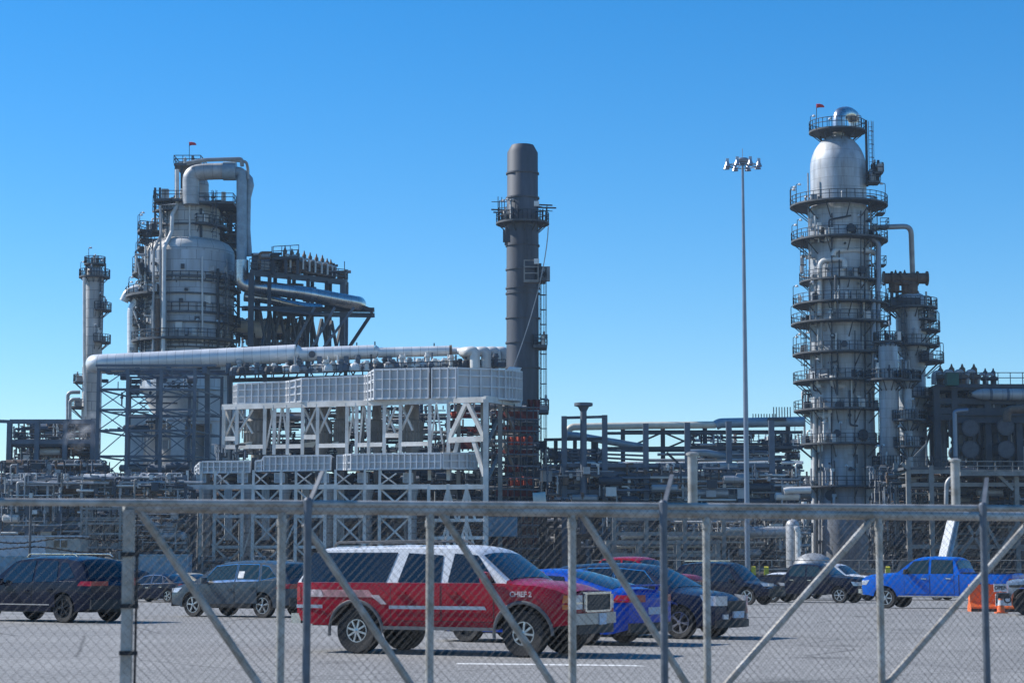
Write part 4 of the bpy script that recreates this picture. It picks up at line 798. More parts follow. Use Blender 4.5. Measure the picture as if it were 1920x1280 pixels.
# ------------------------------------------------------------------ scaffold with netting
SF = thing('scaffold', 'dark pole scaffold with red and orange debris netting at the chimney foot', 'scaffold', W(955, 1060, 224)); k = 0
for i, px in enumerate(range(916, 1012, 12)):
    for dy in (0, 5, 10):
        mb = MB(); p = W(px, 1000, 222 + dy); mb.tube([(p.x, p.y, 0), (p.x, p.y, W(px, 752 + (i % 3) * 5, 222 + dy).z)], .075, 5); mb.build('pole', 'steel_blue' if dy else 'rail', SF)
for py in range(762, 1050, 22):
    for dy in (0, 5): beam_obj(SF, 'ledger', W(914, py, 222 + dy), W(1012, py + 2, 222 + dy), .12, .12, 'steel_blue')
    d = MB(); x0_ = 920 + (py * 7 % 40); p = W(x0_, py + 4, 224); q = W(x0_ + 55, py + 4, 224); d.box((p.x, 222.4, p.z - .07), (q.x, 225, p.z))
    if py % 4: d.build('deck', 'steel_grey', SF)
for a, b, c, d in ((916, 820, 945, 880), (1008, 790, 970, 850), (950, 760, 918, 820), (975, 880, 1008, 940), (1005, 930, 960, 990)): beam_obj(SF, 'brace', W(a, b, 222.2), W(c, d, 222.2), .1, .1, 'rail')
rr = random.Random(4)
for (x0, x1, y0, y1, m, dy) in ((846, 908, 770, 784, 'net_red', 9), (846, 902, 800, 813, 'net_red', 9), (835, 900, 826, 842, 'net_red', 8), (930, 1008, 770, 786, 'net_red', 6), (988, 1012, 748, 768, 'net_red', 5), (930, 1004, 798, 812, 'net_red', 6), (952, 978, 818, 834, 'net_orange', 4), (977, 1001, 817, 834, 'net_orange', 3.6),
                              (930, 1004, 842, 852, 'net_red', 6), (945, 980, 870, 884, 'net_red', 5), (952, 976, 894, 910, 'net_orange', 4), (976, 998, 892, 909, 'net_orange', 3.6), (930, 1006, 916, 930, 'net_red', 6), (840, 868, 772, 780, 'net_orange', 8.6), (884, 896, 776, 784, 'net_orange', 8.4), (878, 894, 804, 810, 'net_orange', 8.4), (930, 1008, 960, 1020, 'net_red', 7)):
    mb = MB(); n = 8; Y = 222 + dy
    for j in range(n):
        a, b = x0 + (x1 - x0) * j / n, x0 + (x1 - x0) * (j + 1) / n; oa, ob = .25 * math.sin(j * 1.9), .25 * math.sin((j + 1) * 1.9); P = []
        for (px, o) in ((a, oa), (b, ob)): P += [W(px, y1, Y + o), W(px, y0 + rr.uniform(0, 2), Y + o)]
        mb.hexa([P[0], P[2], P[2] + Vector((0, .05, 0)), P[0] + Vector((0, .05, 0)), P[1], P[3], P[3] + Vector((0, .05, 0)), P[1] + Vector((0, .05, 0))])
    mb.build('net', m, SF)
clutter('scaffold_piping', 'dark piping and vessels inside the scaffold at the chimney foot', 850, 1010, 760, 1060, 228, 236, 210, ['steel_dark', 'steel_dark', 'pipe_grey', 'column_dark', 'steel_blue'], 41)
mb = MB(); mb.box(tuple(W(915, 1005, 218)), tuple(W(970, 970, 222))); tag(mb.build('equipment_cabin', 'container_blue'), 'pale blue equipment box low in front of the scaffold', 'cabin')
mb = MB(); mb.tube([W(1000, 942, 212), W(1024, 940, 212)], 1.05, 20); mb.build('x', 'pipe_cream') if False else tag(mb.build('storage_drum', ['pipe_cream']), 'cream horizontal drum end just above the fence right of the scaffold', 'drum')
# ------------------------------------------------------------------ middle pipe rack
YM = 225
MR = thing('pipe_rack', 'long dark blue steel pipe rack between the chimney and the tallest tower', 'pipe rack', W(1280, 1000, YM))
frame(MR, [1058, 1134, 1211, 1289, 1367, 1447], 850, [780, 778, 794, 792, 790, 788], [872, 889, 921, 942], YM, [0], 'steel_blue', .62, .34)
frame(MR, [1168, 1243, 1322, 1400, 1478], 850, [805, 800, 798, 796, 795], [810, 843, 872], YM + 9, [0], 'steel_dark', .5, .36, brace=[(0, 1, 0, '/', 0), (1, 1, 0, 'x', 0), (2, 1, 0, '\\', 0), (3, 1, 0, '/', 0)])
beam_obj(MR, 'beam', W(1058, 783, YM), W(1134, 781, YM), .3, .3, 'steel_blue')
for py, a, b in ((824, 1020, 1134), (812, 1134, 1505), (840, 1134, 1505), (878, 1010, 1505)): beam_obj(MR, 'beam', W(a, py, YM + .4), W(b, py - 2, YM + .4), .3, .32, 'steel_dark')
for px in (1022, 1042, 1078, 1112, 1118): beam_obj(MR, 'post', W(px, 1000, YM + 5) , W(px, 826, YM + 5), .45, .45, 'steel_dark')
for a, b, t, l in ((1026, 1042, 838, 856), (1058, 1076, 838, 868), (1134, 1118, 838, 868), (1244, 1284, 950, 905), (1284, 1250, 880, 848)): beam_obj(MR, 'brace', W(a, t, YM + .5), W(b, l, YM + .5), .25, .25, 'steel_dark')
for k in range(4): beam_obj(MR, 'beam', W(1060, 842 + 6 * k, YM + 2), W(1208, 846 + 8 * k, YM + 6), .18, .22, 'steel_blue')
mb = MB(); mb.tube([W(1094, 1000, YM - .8), W(1094, 768, YM - .8)], [.42, .36], 14); mb.lathe([(.36, 0), (.62, .5), (1.05, .62), (1.05, .95), (.01, .95)], W(1094, 771, YM - .8), 16)
tag(mb.build('vent_stack', 'steel_blue'), 'blue-grey vent pipe with flared cap rising above the pipe rack', 'vent pipe')
tag(pipe([W(1063, 822, YM + 7), W(1064, 808, YM + 7), W(1072, 800, YM + 7), W(1205, 797.5, YM + 7), W(1342, 796, YM + 7)], .42, 'pipe_cream', 'long cream pipe lying along the top of the pipe rack'), None, 'pipe')
pipe([W(1342, 797, YM + 7), W(1350, 793, YM + 7), W(1508, 790, YM + 7)], .58, 'pipe_blue', 'blue-grey pipe continuing the cream pipe to the tallest tower')
pipe([W(1064, 816, YM + 3), W(1078, 816, YM + 3), W(1206, 838, YM + 9)], .42, 'pipe_blue', 'fat blue-grey pipe slanting down to the right in the left bays of the rack')
pipe([W(1292, 848, YM + 3), W(1320, 848, YM + 3), W(1400, 862, YM + 9), W(1425, 864, YM + 9)], .42, 'pipe_blue', 'fat blue-grey pipe slanting down behind the light mast')
mb = MB()
for k in range(16): p = W(1412 + k * 5.2 - (k > 8) * 8, 790, YM + 7); mb.bar(p, p + Vector((0, 0, .9 + (k > 8) * .8)), .1)
mb.box(tuple(W(1440, 788, YM + 6)), tuple(W(1470, 785, YM + 8))); mb.build('rack_top_fittings', 'steel_dark', MR)
rr = random.Random(8)
for py, r, m, a, b, dy in ((868, .28, 'jacket', 1060, 1134, 2), (868, .3, 'jacket', 1150, 1206, 2), (868.5, .3, 'jacket', 1220, 1285, 2), (868, .3, 'jacket', 1300, 1362, 2), (867.5, .3, 'jacket', 1374, 1440, 2), (867, .3, 'jacket', 1456, 1506, 2),
                           (886, .4, 'pipe_grey', 1020, 1505, 3), (893, .3, 'pipe_grey', 1060, 1505, 2), (899, .25, 'pipe_rust', 1010, 1300, 4), (904, .3, 'pipe_grey', 1130, 1505, 3), (910, .36, 'pipe_blue', 1200, 1345, 1), (916, .25, 'pipe_grey', 1040, 1505, 4), (925, .5, 'pipe_rust', 1300, 1420, 2), (926, .3, 'pipe_grey', 1010, 1290, 3), (934, .4, 'pipe_grey', 1130, 1505, 4), (862, .3, 'pipe_grey', 1205, 1500, 5), (851, .25, 'pipe_grey', 1210, 1500, 6), (905, .22, 'jacket_dull', 1365, 1505, 1), (833, .25, 'pipe_grey', 1290, 1500, 6)):
    pipe([W(a + (r * 331 % 30 if r < .36 else 0), py + .6, YM + dy), W(b - (py * 37 % 60 if m[:4] == 'pipe' else 0), py - .6, YM + dy)], r * .62, m, f'{ {"jacket": "bright silver", "pipe_grey": "dull grey", "pipe_rust": "brownish", "pipe_blue": "blue-grey", "jacket_dull": "worn silver"}[m] } pipe lying on the middle pipe rack', 'pipes lying on the middle pipe rack', n=10)
clutter('rack_piping', 'dense pipes and valves filling the lower tiers of the middle pipe rack', 1005, 1500, 874, 950, 223, 236, 560, MX, 51, vert=.55)
clutter('rack_upper_piping', 'small pipes and valves on the upper tiers of the middle pipe rack', 1290, 1500, 818, 868, 230, 240, 80, ['steel_dark', 'steel_dark', 'steel_blue', 'pipe_grey', 'pipe_rust', 'pipe_white'], 52)
clutter('rack_left_piping', 'small valves on the rack just right of the chimney', 1015, 1130, 846, 880, 228, 238, 70, ['steel_dark', 'steel_blue', 'pipe_grey'], 53)
# lower rack above the parked cars
YR2 = 206
for (label, posts, lev, Y) in (('weathered grey pipe rack above the red pickup, its upper row of bays', [1152, 1212, 1284, 1357, 1400], [972, 1000], YR2), ('lower grey pipe rack with white pipes behind the red pickup', [1140, 1200, 1272, 1346], [1016, 1040], YR2 - 4)):
    T = thing('pipe_rack', label, 'pipe rack', W(posts[0], 1080, Y)); frame(T, posts, 1000, lev[0] - 4, lev, Y, [0, 4], 'steel_grey', .42, .28)
for pts, r, m, l in (([(1165, 1009), (1172, 1005), (1220, 1004)], .26, 'pipe_white', 'white pipe left of the fence post on the grey rack'), ([(1250, 1007), (1330, 1006)], .26, 'pipe_white', 'white pipe right of the fence post on the grey rack'), ([(1312, 1005), (1320, 1003), (1398, 1004), (1470, 1003)], .28, 'pipe_white', 'long white pipe running to the light mast above the parked cars'),
                     ([(1350, 993), (1465, 992)], .3, 'pipe_white', 'upper white pipe beside the light mast'), ([(1155, 1025), (1345, 1024)], .16, 'pipe_cream', 'thin cream pipe just above the red pickup'), ([(1405, 998), (1475, 996)], .55, 'jacket_dull', 'fat dull pipe between the light mast and the upright drum')):
    pipe([W(x, y, YR2 + 1) for x, y in pts], r, m, l, cat='pipe')
clutter('rack_foot_piping', 'thicket of upright pipes and valves behind the parked cars mid right', 1130, 1520, 955, 1068, 207, 224, 640, ['steel_grey', 'pipe_grey', 'steel_dark', 'jacket_dull', 'pipe_white', 'steel_dark', 'steel_grey'], 54, vert=.55, rmax=.16)
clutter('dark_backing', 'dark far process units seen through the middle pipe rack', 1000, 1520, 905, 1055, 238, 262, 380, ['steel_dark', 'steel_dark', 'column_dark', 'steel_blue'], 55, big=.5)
T = thing('upright_drum', 'upright silver drum with rounded top left of the tallest tower base', 'drum', W(1487, 1076, 203)); q = W(1487, 1050, 203); m_ = mpp(1000, 203); zz = lambda p: W(1487, p, 203).z
mb = MB(); mb.lathe([(13 * m_, .9), (13 * m_, zz(984)), (11 * m_, zz(978)), (6 * m_, zz(974)), (.01, zz(973))], (q.x, 203, 0), 24); mb.build('drum_shell', 'jacket_dull', T)
mb = MB(); mb.tube([W(1487, 974, 203), W(1487, 967, 203)], .2, 8); mb.tube(fillet([W(1490, 992, 202), W(1496, 990, 202), W(1497, 1076, 202)], .5, 4), .28, 10); mb.build('nozzle_pipe', 'pipe_white', T); mb = MB()
for a in range(4): an = R(45 + 90 * a); mb.bar((q.x + 10 * m_ * math.cos(an), 203 + 10 * m_ * math.sin(an), 0), (q.x + 10 * m_ * math.cos(an), 203 + 10 * m_ * math.sin(an), 1.2), .2)
mb.build('legs', 'steel_grey', T)
mb = MB(); mb.tube([W(1508, 1076, 214), W(1508, 940, 214)], .3, 10); tag(mb.build('standpipe', 'pipe_white'), 'pale standpipe left of the tallest tower base', 'pipe')
tag(pipe([W(1470, 921, 222), W(1478, 919, 222), W(1520, 918, 222)], .4, 'pipe_white', 'short white pipe end pointing left by the tallest tower'), None, 'pipe')
mb = MB(); mb.lathe([(2.0, 0), (2.0, .6), (1.6, 1.2), (.8, 1.6), (.01, 1.7)], W(1525, 1068, 200), 20); tag(mb.build('domed_tank', 'jacket_dull'), 'small silver domed tank at the foot of the tallest tower', 'tank')
# ------------------------------------------------------------------ right hand structure
YX = 262
RS = thing('exchanger_structure', 'massive dark steel structure with round exchanger ends at the right edge', 'steel structure', W(1850, 900, YX))
frame(RS, [1757, 1790, 1852, 1910, 1970], 800, 724, [726, 752, 770, 782, 884], YX, [0, 14], 'steel_dark', .8, .6, brace=[(0, 4, 3, 'x', 1), (2, 4, 3, '/', 1), (3, 4, 3, 'x', 1)])
d = MB(); a, b = W(1755, 726, YX), W(1985, 726, YX); d.box((a.x, YX - .6, a.z - .1), (b.x, YX + 14, a.z + .4)); o = d.build('top_deck', 'steel_dark', RS)
r = MB(); rail_line(r, [(a.x, YX - .5, a.z + .4), (b.x, YX - .5, a.z + .4)], 1.5, .1, 1.6); r.build('railing', 'rail', o)
for py in (772, 786): d = MB(); a, b = W(1792, py, YX), W(1985, py, YX); d.box((a.x, YX - .8, a.z - .5), (b.x, YX + 13, a.z)); d.build('deck', 'steel_dark', RS)
for px, w in ((1764, 6), (1770, 10), (1802, 8), (1838, 9), (1868, 12), (1905, 8)): mb = MB(); p = W(px, 800, YX + 3); mb.tube([(p.x, YX + 3, 3), (p.x, YX + 3, W(px, 735, YX).z)], w * .5 * mpp(800, YX), 10); mb.build('riser', 'steel_dark' if px > 1790 else 'pipe_grey', RS)
mb = MB()
for k in range(190):
    px = rnd.uniform(1762, 1960); py = rnd.uniform(730, 784) if k < 120 else rnd.uniform(790, 880); p = W(px, py, YX + rnd.uniform(0, 8) + (6 if k >= 120 else 0)); mb.m = rnd.choice((0, 0, 0, 1, 2))
    if rnd.random() < .5: mb.tube([p, p + Vector((rnd.uniform(1, 5), 0, 0))], rnd.uniform(.1, .35), 6)
    elif rnd.random() < .6: mb.tube([p, p + Vector((0, 0, -rnd.uniform(1, 4)))], rnd.uniform(.1, .3), 6)
    else: mb.cbox(p, (rnd.uniform(.5, 2), 1, rnd.uniform(.5, 2)))
o = mb.build('structure_piping', ['steel_dark', 'steel_blue', 'pipe_grey'], RS); o['kind'] = 'stuff'
mb = MB(); mb.box((W(1795, 880, YX + 12).x, YX + 12, W(1800, 884, YX + 12).z), (W(1925, 880, YX + 12).x, YX + 12.5, W(1800, 790, YX + 12).z)); mb.build('wind_wall', 'steel_dark', RS)
for k, (px, py) in enumerate(((1820, 802), (1820, 842), (1886, 800), (1887, 842))):
    p = W(px, py, YX - 2); rd = 15.5 * mpp(820, YX); T = thing('heat_exchanger', f'round grey exchanger end, {["upper left", "lower left", "upper right", "lower right"][k]} of four in the dark structure', 'heat exchanger', p - Vector((0, 0, rd)), group='exchanger ends in the dark right structure')
    mb = MB(); mb.lathe([(.01, 0), (rd, 0), (rd, .25), (rd * .9, .25), (rd * .9, 9), (.01, 9)], p, 36, axis='y'); mb.build('exchanger_shell', 'shell_face', T); mb = MB()
    for j in range(20): an = 2 * math.pi * j / 20; mb.cbox(p + Vector((math.cos(an) * rd * .93, -.05, math.sin(an) * rd * .93)), (.09, .1, .09))
    mb.lathe([(rd * 1.0, -.03), (rd * 1.06, -.03), (rd * 1.06, .3), (rd, .3)], p, 36, axis='y'); mb.build('flange', 'steel_dark', T); mb = MB()
    for sx in (-.6, .6): mb.box((p.x + sx * rd - .15, p.y + 1, p.z - rd - .9), (p.x + sx * rd + .15, p.y + 4, p.z - rd * .7))
    mb.build('saddle', 'steel_dark', T)
T = thing('horizontal_drum', 'large horizontal grey drum under the top deck of the right structure', 'drum', W(1870, 755, YX - 1)); p = W(1822, 739, YX - 1); q = W(1950, 739, YX - 1); rd = 11 * mpp(740, YX)
mb = MB(); mb.tube([p, p + Vector((.7, 0, 0)), p + Vector((1.5, 0, 0)), q], [rd * .35, rd * .8, rd, rd], 28); mb.build('drum_shell', 'jacket_dull', T); mb = MB()
for t in (.25, .5, .75): c = p.lerp(q, t); mb.tube([c, c + Vector((.35, 0, 0))], rd * 1.04, 28)
mb.build('bands', 'steel_blue', T)
for k, (px, pt_, pb, w) in enumerate(((1764, 685, 725, .5), (1785, 682, 724, .5), (1805, 682, 724, .55), (1827, 682, 724, .55), (1848, 690, 724, .4), (1863, 690, 724, .4))):
    p = W(px, pb, YX + 1); h = W(px, pt_, YX + 1).z - p.z; T = thing('relief_valve', 'grey capped relief valve with pale outlet bend on the right structure roof', 'valve', p, group='relief valves on the right structure roof')
    b = MB(); relief_valve(b, p, h, w); b.build('valve_body', 'pipe_rust' if k < 4 else 'steel_dark', T); b = MB(); z0 = h * .55
    b.tube(fillet([p + Vector((-.1, -.3, z0)), p + Vector((-.25, -.3, h * .66)), p + Vector((-.95, -.3, h * .62)), p + Vector((-1.0, -.3, .3))], .5, 4), .33 if k < 4 else .2, 10); b.build('outlet', 'jacket_dull', T)
mb = MB(); a, b = W(1771, 724, YX - 1.2), W(1792, 701, YX - 1.2); mb.box((a.x, YX - 3, a.z), (b.x, YX - 1.2, b.z)); tag(mb.build('cabinet', 'green_box'), 'dark green cabinet among the valves on the right structure roof', 'cabinet')
tag(pipe([W(1792, 872, 255), W(1790, 772, 255), W(1797, 770, 255), W(1815, 769, 255)], .28, 'mast', 'blue-grey pipe bend at the left edge of the exchanger bay'), None, 'pipe')
tag(pipe([W(1888, 790, 256), W(1888, 768, 256), W(1925, 767, 256)], .55, 'pipe_rust', 'fat brown pipe elbow above the right hand exchangers'), None, 'pipe')
# lower right frame in weathered grey
YF = 222
RF = thing('process_frame', 'weathered grey steel frame with decks under the dark right structure', 'steel structure', W(1760, 1060, YF))
frame(RF, [1705, 1748, 1790, 1850, 1908, 1960], 1000, [862, 872, 880, 884, 884, 884], [884, 908, 971, 1024], YF, [0, 7], 'steel_grey', .5, .34)
d = MB(); a, b = W(1800, 884, YF - 1), W(1965, 884, YF - 1); d.box((a.x, YF - 1.2, a.z - .45), (b.x, YF + 9, a.z)); o = d.build('deck', 'steel_grey', RF); r = MB(); rail_line(r, [(a.x, YF - 1.1, a.z), (b.x, YF - 1.1, a.z)], 1.15, .09, 1.9); r.build('railing', 'steel_grey', o)
d = MB(); a, b = W(1690, 876, YF + 1), W(1800, 876, YF + 1); d.box((a.x, YF - .2, a.z - .3), (b.x, YF + 6, a.z)); o = d.build('deck', 'deck', RF); r = MB(); rail_line(r, [(a.x, YF - .1, a.z), (b.x, YF - .1, a.z)], 1.15, .08, 1.5); r.build('railing', 'rail', o)
for a, b, c, d_ in ((1852, 888, 1838, 940), (1870, 888, 1900, 918), (1815, 985, 1848, 1040), (1850, 985, 1875, 1030), (1800, 1040, 1845, 980), (1905, 985, 1870, 1040), (1690, 868, 1704, 880)): beam_obj(RF, 'brace', W(a, b, YF - .3), W(c, d_, YF - .3), .3, .34, 'steel_grey')
tag(pipe([W(1774, 945, 220), W(1775, 905, 220), W(1782, 896, 220), W(1790, 896, 220)], .25, 'pipe_grey', 'thin upright pipe with hooked top in the weathered right frame'), None, 'pipe')
mb = MB(); mb.bar(W(1714, 856, 232), W(1737, 832, 232), .2); mb.bar(W(1737, 872, 232), W(1737, 826, 232), .14); tag(mb.build('davit', 'steel_grey'), 'small davit arm standing on the deck at the shorter column foot', 'davit')
clutter('frame_piping', 'pipes, pumps and valves packed inside the weathered right frame', 1650, 1925, 890, 1066, 224, 240, 520, ['steel_dark', 'steel_dark', 'steel_grey', 'pipe_grey', 'steel_dark', 'pipe_rust'], 61, rmax=.16)
clutter('tower_foot_piping', 'pipes and vessels round the feet of the right hand columns', 1630, 1720, 880, 1066, 236, 254, 150, ['steel_dark', 'pipe_grey', 'steel_blue', 'steel_dark'], 62)
clutter('dark_backing', 'dark process units behind the weathered right frame', 1640, 1930, 880, 1060, 242, 256, 260, ['steel_dark', 'steel_dark', 'column_dark'], 63, big=.5)
# ------------------------------------------------------------------ far left
YK = 250
LP = thing('platform_frame', 'pale blue-grey open steel frame with pipe decks at the far left', 'steel structure', W(100, 905, YK))
frame(LP, [17, 69, 122, 174], 850, [788, 788, 786, 784], [790, 828, 905], YK, [0], 'steel_blue', .6, .42); beam_obj(LP, 'beam', W(-12, 789, YK), W(17, 790, YK), .4, .4, 'steel_blue')
frame(LP, [43, 60, 100, 113], 850, 800, [803, 850, 900], YK + 9, [0], 'steel_dark', .5, .36)
d = MB(); a, b = W(20, 829, YK), W(175, 829, YK); d.box((a.x, YK, a.z - .5), (b.x, YK + 4, a.z)); o = d.build('deck', 'steel_dark', LP); r = MB(); rail_line(r, [(a.x, YK, a.z), (b.x, YK, a.z)], 1.2, .1, 1.7); r.build('railing', 'rail', o)
for a, b, c, d_ in ((122, 828, 174, 860), (140, 830, 180, 870), (150, 828, 180, 850)): beam_obj(LP, 'brace', W(a, b, YK + 2), W(c, d_, YK + 2), .3, .3, 'steel_blue')
clutter('deck_piping', 'pipes, drums and valves on the decks of the far left frame', 22, 180, 792, 900, YK + 1, YK + 12, 170, ['steel_dark', 'pipe_grey', 'steel_blue', 'steel_dark', 'pipe_white', 'pipe_rust'], 71, big=.2)
clutter('left_piping', 'dense pipework low at the far left below the open frame', -5, 200, 868, 960, 232, 250, 330, ['steel_dark', 'pipe_grey', 'steel_blue', 'steel_dark', 'pipe_rust'], 72, big=.3)
clutter('trestle_piping', 'pipes and dark vessels at the foot of the lattice trestle', 180, 420, 870, 960, 246, 262, 100, ['steel_dark', 'column_dark', 'pipe_grey', 'steel_blue'], 73, big=.3)
clutter('trestle_upper_piping', 'stray pipes running through the bays of the lattice trestle', 185, 370, 700, 850, 250, 262, 22, ['steel_dark', 'steel_blue', 'pipe_grey'], 74)
for px, py in ((140, 812), (172, 800)):
    st = MB(); st.lathe([(2.4 * math.sin(R(t)), 2.6 - 2.6 * math.cos(R(t))) for t in range(1, 180, 12)] + [(.02, 5.2)], W(px, py + 42, 246), 16); tag(st.build('steam', 'steam'), kind='stuff')
YG = 214
LR = thing('pipe_rack', 'low grey pipe rack with goosenecked pipes along the far left', 'pipe rack', W(100, 1076, YG))
frame(LR, [-10, 52, 112, 180, 238, 300, 345], 980, [890, 888, 886, 884, 880, 890, 890], [912, 957, 972, 992], YG, [0, 6], 'steel_blue', .46, .34, brace=[(1, 2, 0, '\\', 0), (0, 3, 1, '/', 0)])
for k, px in enumerate((35, 92, 155, 228, 280, 330)):
    mb = MB(); mb.tube(fillet([W(px - 3, 960, YG - 1), W(px - 2, 905, YG - 1), W(px + 4, 904, YG - 1), W(px + 50, 905, YG - 1)], .6, 6), .17, 10); tag(mb.build('gooseneck_pipe', 'pipe_grey'), 'grey pipe with a rounded gooseneck along the low left rack', 'pipe', 'gooseneck pipes on the low left rack')
for py, r, m, a, b, l in ((917, .3, 'pipe_grey', -10, 350, 'grey pipe along the top tier of the low left rack'), (919, .55, 'pipe_rust', 108, 170, 'fat brown pipe length on the top tier of the low left rack'), (926, .12, 'pipe_white', 121, 160, 'thin bright white pipe just above the left fence rail'),
                          (962, .35, 'pipe_blue', -10, 235, 'blue-grey pipe on the second tier of the low left rack'), (979, .4, 'pipe_blue', -10, 232, 'blue-grey pipe on the third tier of the low left rack'), (986, .25, 'pipe_blue', -10, 232, 'thinner blue-grey pipe under the third tier pipe'), (991, .15, 'pipe_cream', 18, 52, 'thin cream pipe by the white trailer, the left of two'), (991, .15, 'pipe_cream', 80, 115, 'thin cream pipe by the white trailer, the right of two'), (973, .3, 'pipe_white', 145, 154, 'stub of white pipe by the stair tower')):
    pipe([W(a, py, YG + 1), W(b, py + .3, YG + 1)], r, m, l, n=10, cat='pipe')
clutter('rack_piping', 'small pipes and valves filling the low left rack', -5, 345, 893, 1012, YG - 2, YG + 9, 560, MX, 75, vert=.55, rmax=.14)
ST = thing('stair_tower', 'pale grey lattice stair tower at left behind the fence post', 'stair tower', W(190, 1076, 205))
frame(ST, [152, 162, 225, 235], 1000, 948, [953, 971, 974, 981, 1000, 1026, 1050], 205, [0, 4], 'steel_grey', .22, .16, brace=[(b, k, k + 1, 'x', 0) for b in (0, 2) for k in range(6)])
mb = MB(); rr = random.Random(3)
for k in range(60): px = rr.uniform(160, 228); p = W(px, rr.uniform(960, 1050), 207); mb.bar(p, p + Vector((0, 0, rr.uniform(.6, 2))), .12)
mb.build('stair_railing', 'steel_grey', ST)
clutter('yard_piping', 'thicket of small pipes and yellow handled valves beside the stair tower', 165, 350, 950, 1068, 208, 222, 420, ['steel_dark', 'steel_dark', 'pipe_grey', 'pipe_rust', 'steel_dark', 'steel_grey', 'pipe_grey', 'jacket_dull'], 76, rmax=.12)
T = thing('site_trailer', 'white and tan site trailer with a dark window at the far left', 'trailer', W(70, 1080, 196)); YT = 196
p0, p1, p2 = W(-30, 1045, YT), W(86, 1006, YT), W(150, 1045, YT)
mb = MB(); mb.box((p0.x, YT, .9), (p1.x, YT + 3.5, p1.z)); mb.build('trailer_body', 'trailer_white', T); mb = MB(); mb.box((p1.x + .02, YT + .05, .9), (p2.x, YT + 3.4, p1.z - .02)); o = mb.build('trailer_end', 'trailer_tan', T)
mb = MB(); mb.box((p0.x - .1, YT - .1, p1.z), (p2.x + .1, YT + 3.6, p1.z + .15)); mb.build('roof', 'trailer_white', T); mb = MB(); a, b = W(101, 1025, YT), W(126, 1011, YT); mb.box((a.x, YT - .04, a.z), (b.x, YT + .04, b.z)); f = mb.build('window', 'window_dark', T)
mb = MB(); mb.bar((a.x, YT - .06, b.z), (b.x, YT - .06, b.z), .1); mb.bar(((a.x + b.x) / 2, YT - .06, a.z), ((a.x + b.x) / 2, YT - .06, b.z), .08); mb.build('window_frame', 'trailer_white', f)
mb = MB(); mb.box((p0.x, YT + .5, 0), (p2.x, YT + 3, .9)); mb.build('skirt', 'trailer_tan', T)
def container(px0, px1, pt_, Y, label, h=None):
    a = W(px0, 1060, Y); b = W(px1, 1060, Y); z = W(px0, pt_, Y).z; T = thing('container', label, 'container', ((a.x + b.x) / 2, Y, 0)); n = max(6, int((b.x - a.x) / .28)); mb = MB(); pts = []
    for k in range(n + 1): pts.append((a.x + (b.x - a.x) * k / n, Y + (.07 if k % 2 else 0)))
    for (xa, ya), (xb, yb) in zip(pts[:-1], pts[1:]): mb.hexa([(xa, ya, .1), (xb, yb, .1), (xb, Y + 2.4, .1), (xa, Y + 2.4, .1), (xa, ya, z), (xb, yb, z), (xb, Y + 2.4, z), (xa, Y + 2.4, z)])
    mb.build('container_body', 'container_blue', T); mb = MB(); mb.box((a.x - .05, Y - .08, z), (b.x + .05, Y + 2.5, z + .12)); mb.box((a.x - .05, Y - .06, 0), (b.x + .05, Y + 2.45, .1))
    for x in (a.x, b.x): mb.box((x - .07, Y - .07, .1), (x + .07, Y + .1, z))
    mb.build('container_rim', 'container_blue', T)
container(-12, 62, 1044, 186, 'pale blue steel container behind the navy wagon at the left edge'); container(256, 352, 1041, 186, 'pale blue corrugated container right of the left gate post')
# ------------------------------------------------------------------ far boundary fence, yellow markers, lone light mast
YE = 192
for seg, (x0, x1) in enumerate(((-12, 340), (1110, 1925))):
    a, b = W(x0, 1060, YE), W(x1, 1060, YE); T = thing('boundary_fence', ['distant thin grey wire fence behind the cars at left', 'distant thin grey wire fence behind the cars at right'][seg], 'fence', ((a.x + b.x) / 2, YE, 0)); n = int((b.x - a.x) / 3); zt = W(960, 1050, YE).z
    for k in range(n + 1): x = a.x + (b.x - a.x) * k / n; mb = MB(); mb.tube([(x, YE, 0), (x, YE, zt)], .05, 5); mb.build('post', 'steel_grey', T)
    mb = MB(); mb.tube([(a.x, YE, zt), (b.x, YE, zt)], .045, 5); mb.tube([(a.x, YE, zt * .5), (b.x, YE, zt * .5)], .025, 4); mb.build('rail', 'steel_grey', T)
for px, w in ((1413, 8), (1437, 8), (1665, 7), (1690, 7)):
    mb = MB(); p = W(px, 1071, 188); mb.hexa([(p.x - .22, 188, 0), (p.x + .22, 188, 0), (p.x + .22, 188.2, 0), (p.x - .22, 188.2, 0), (p.x - .22, 188, 1.0), (p.x + .22, 188, 1.0), (p.x + .18, 188.2, 1.1), (p.x - .18, 188.2, 1.1)]); tag(mb.build('marker_post', 'yellow'), 'stubby yellow marker post by the far wire fence', 'marker', 'yellow marker posts by the far fence')
YA = 188
q = W(1402, 1060, YA); LM = thing('light_mast', 'very tall slim light mast with a ring of floodlights against the sky', 'light mast', (q.x, YA, 0)); zt = W(1398, 302, YA).z
mb = MB(); mb.lathe([(.42, 0), (.42, .1), (.26, .12), (.24, zt * .35), (.17, zt * .75), (.11, zt)], (q.x, YA, 0), 16); mb.build('mast', 'mast', LM)
mb = MB(); c = Vector((q.x, YA, zt)); mb.lathe([(.15, -.25), (.55, -.15), (.62, .1), (.5, .25), (.01, .3)], c, 16); mb.lathe([(1.35, -.5), (1.42, -.5), (1.42, -.42), (1.35, -.42), (1.35, -.5)], c, 24)
for k in range(8): a = R(20 + 45 * k); mb.bar(c + Vector((.1 * math.cos(a), .1 * math.sin(a), -.3)), c + Vector((1.4 * math.cos(a), 1.4 * math.sin(a), -.46)), .08)
mb.tube([c, c + Vector((0, 0, 1.2))], .03, 4); mb.build('lamp_ring', 'mast', LM)
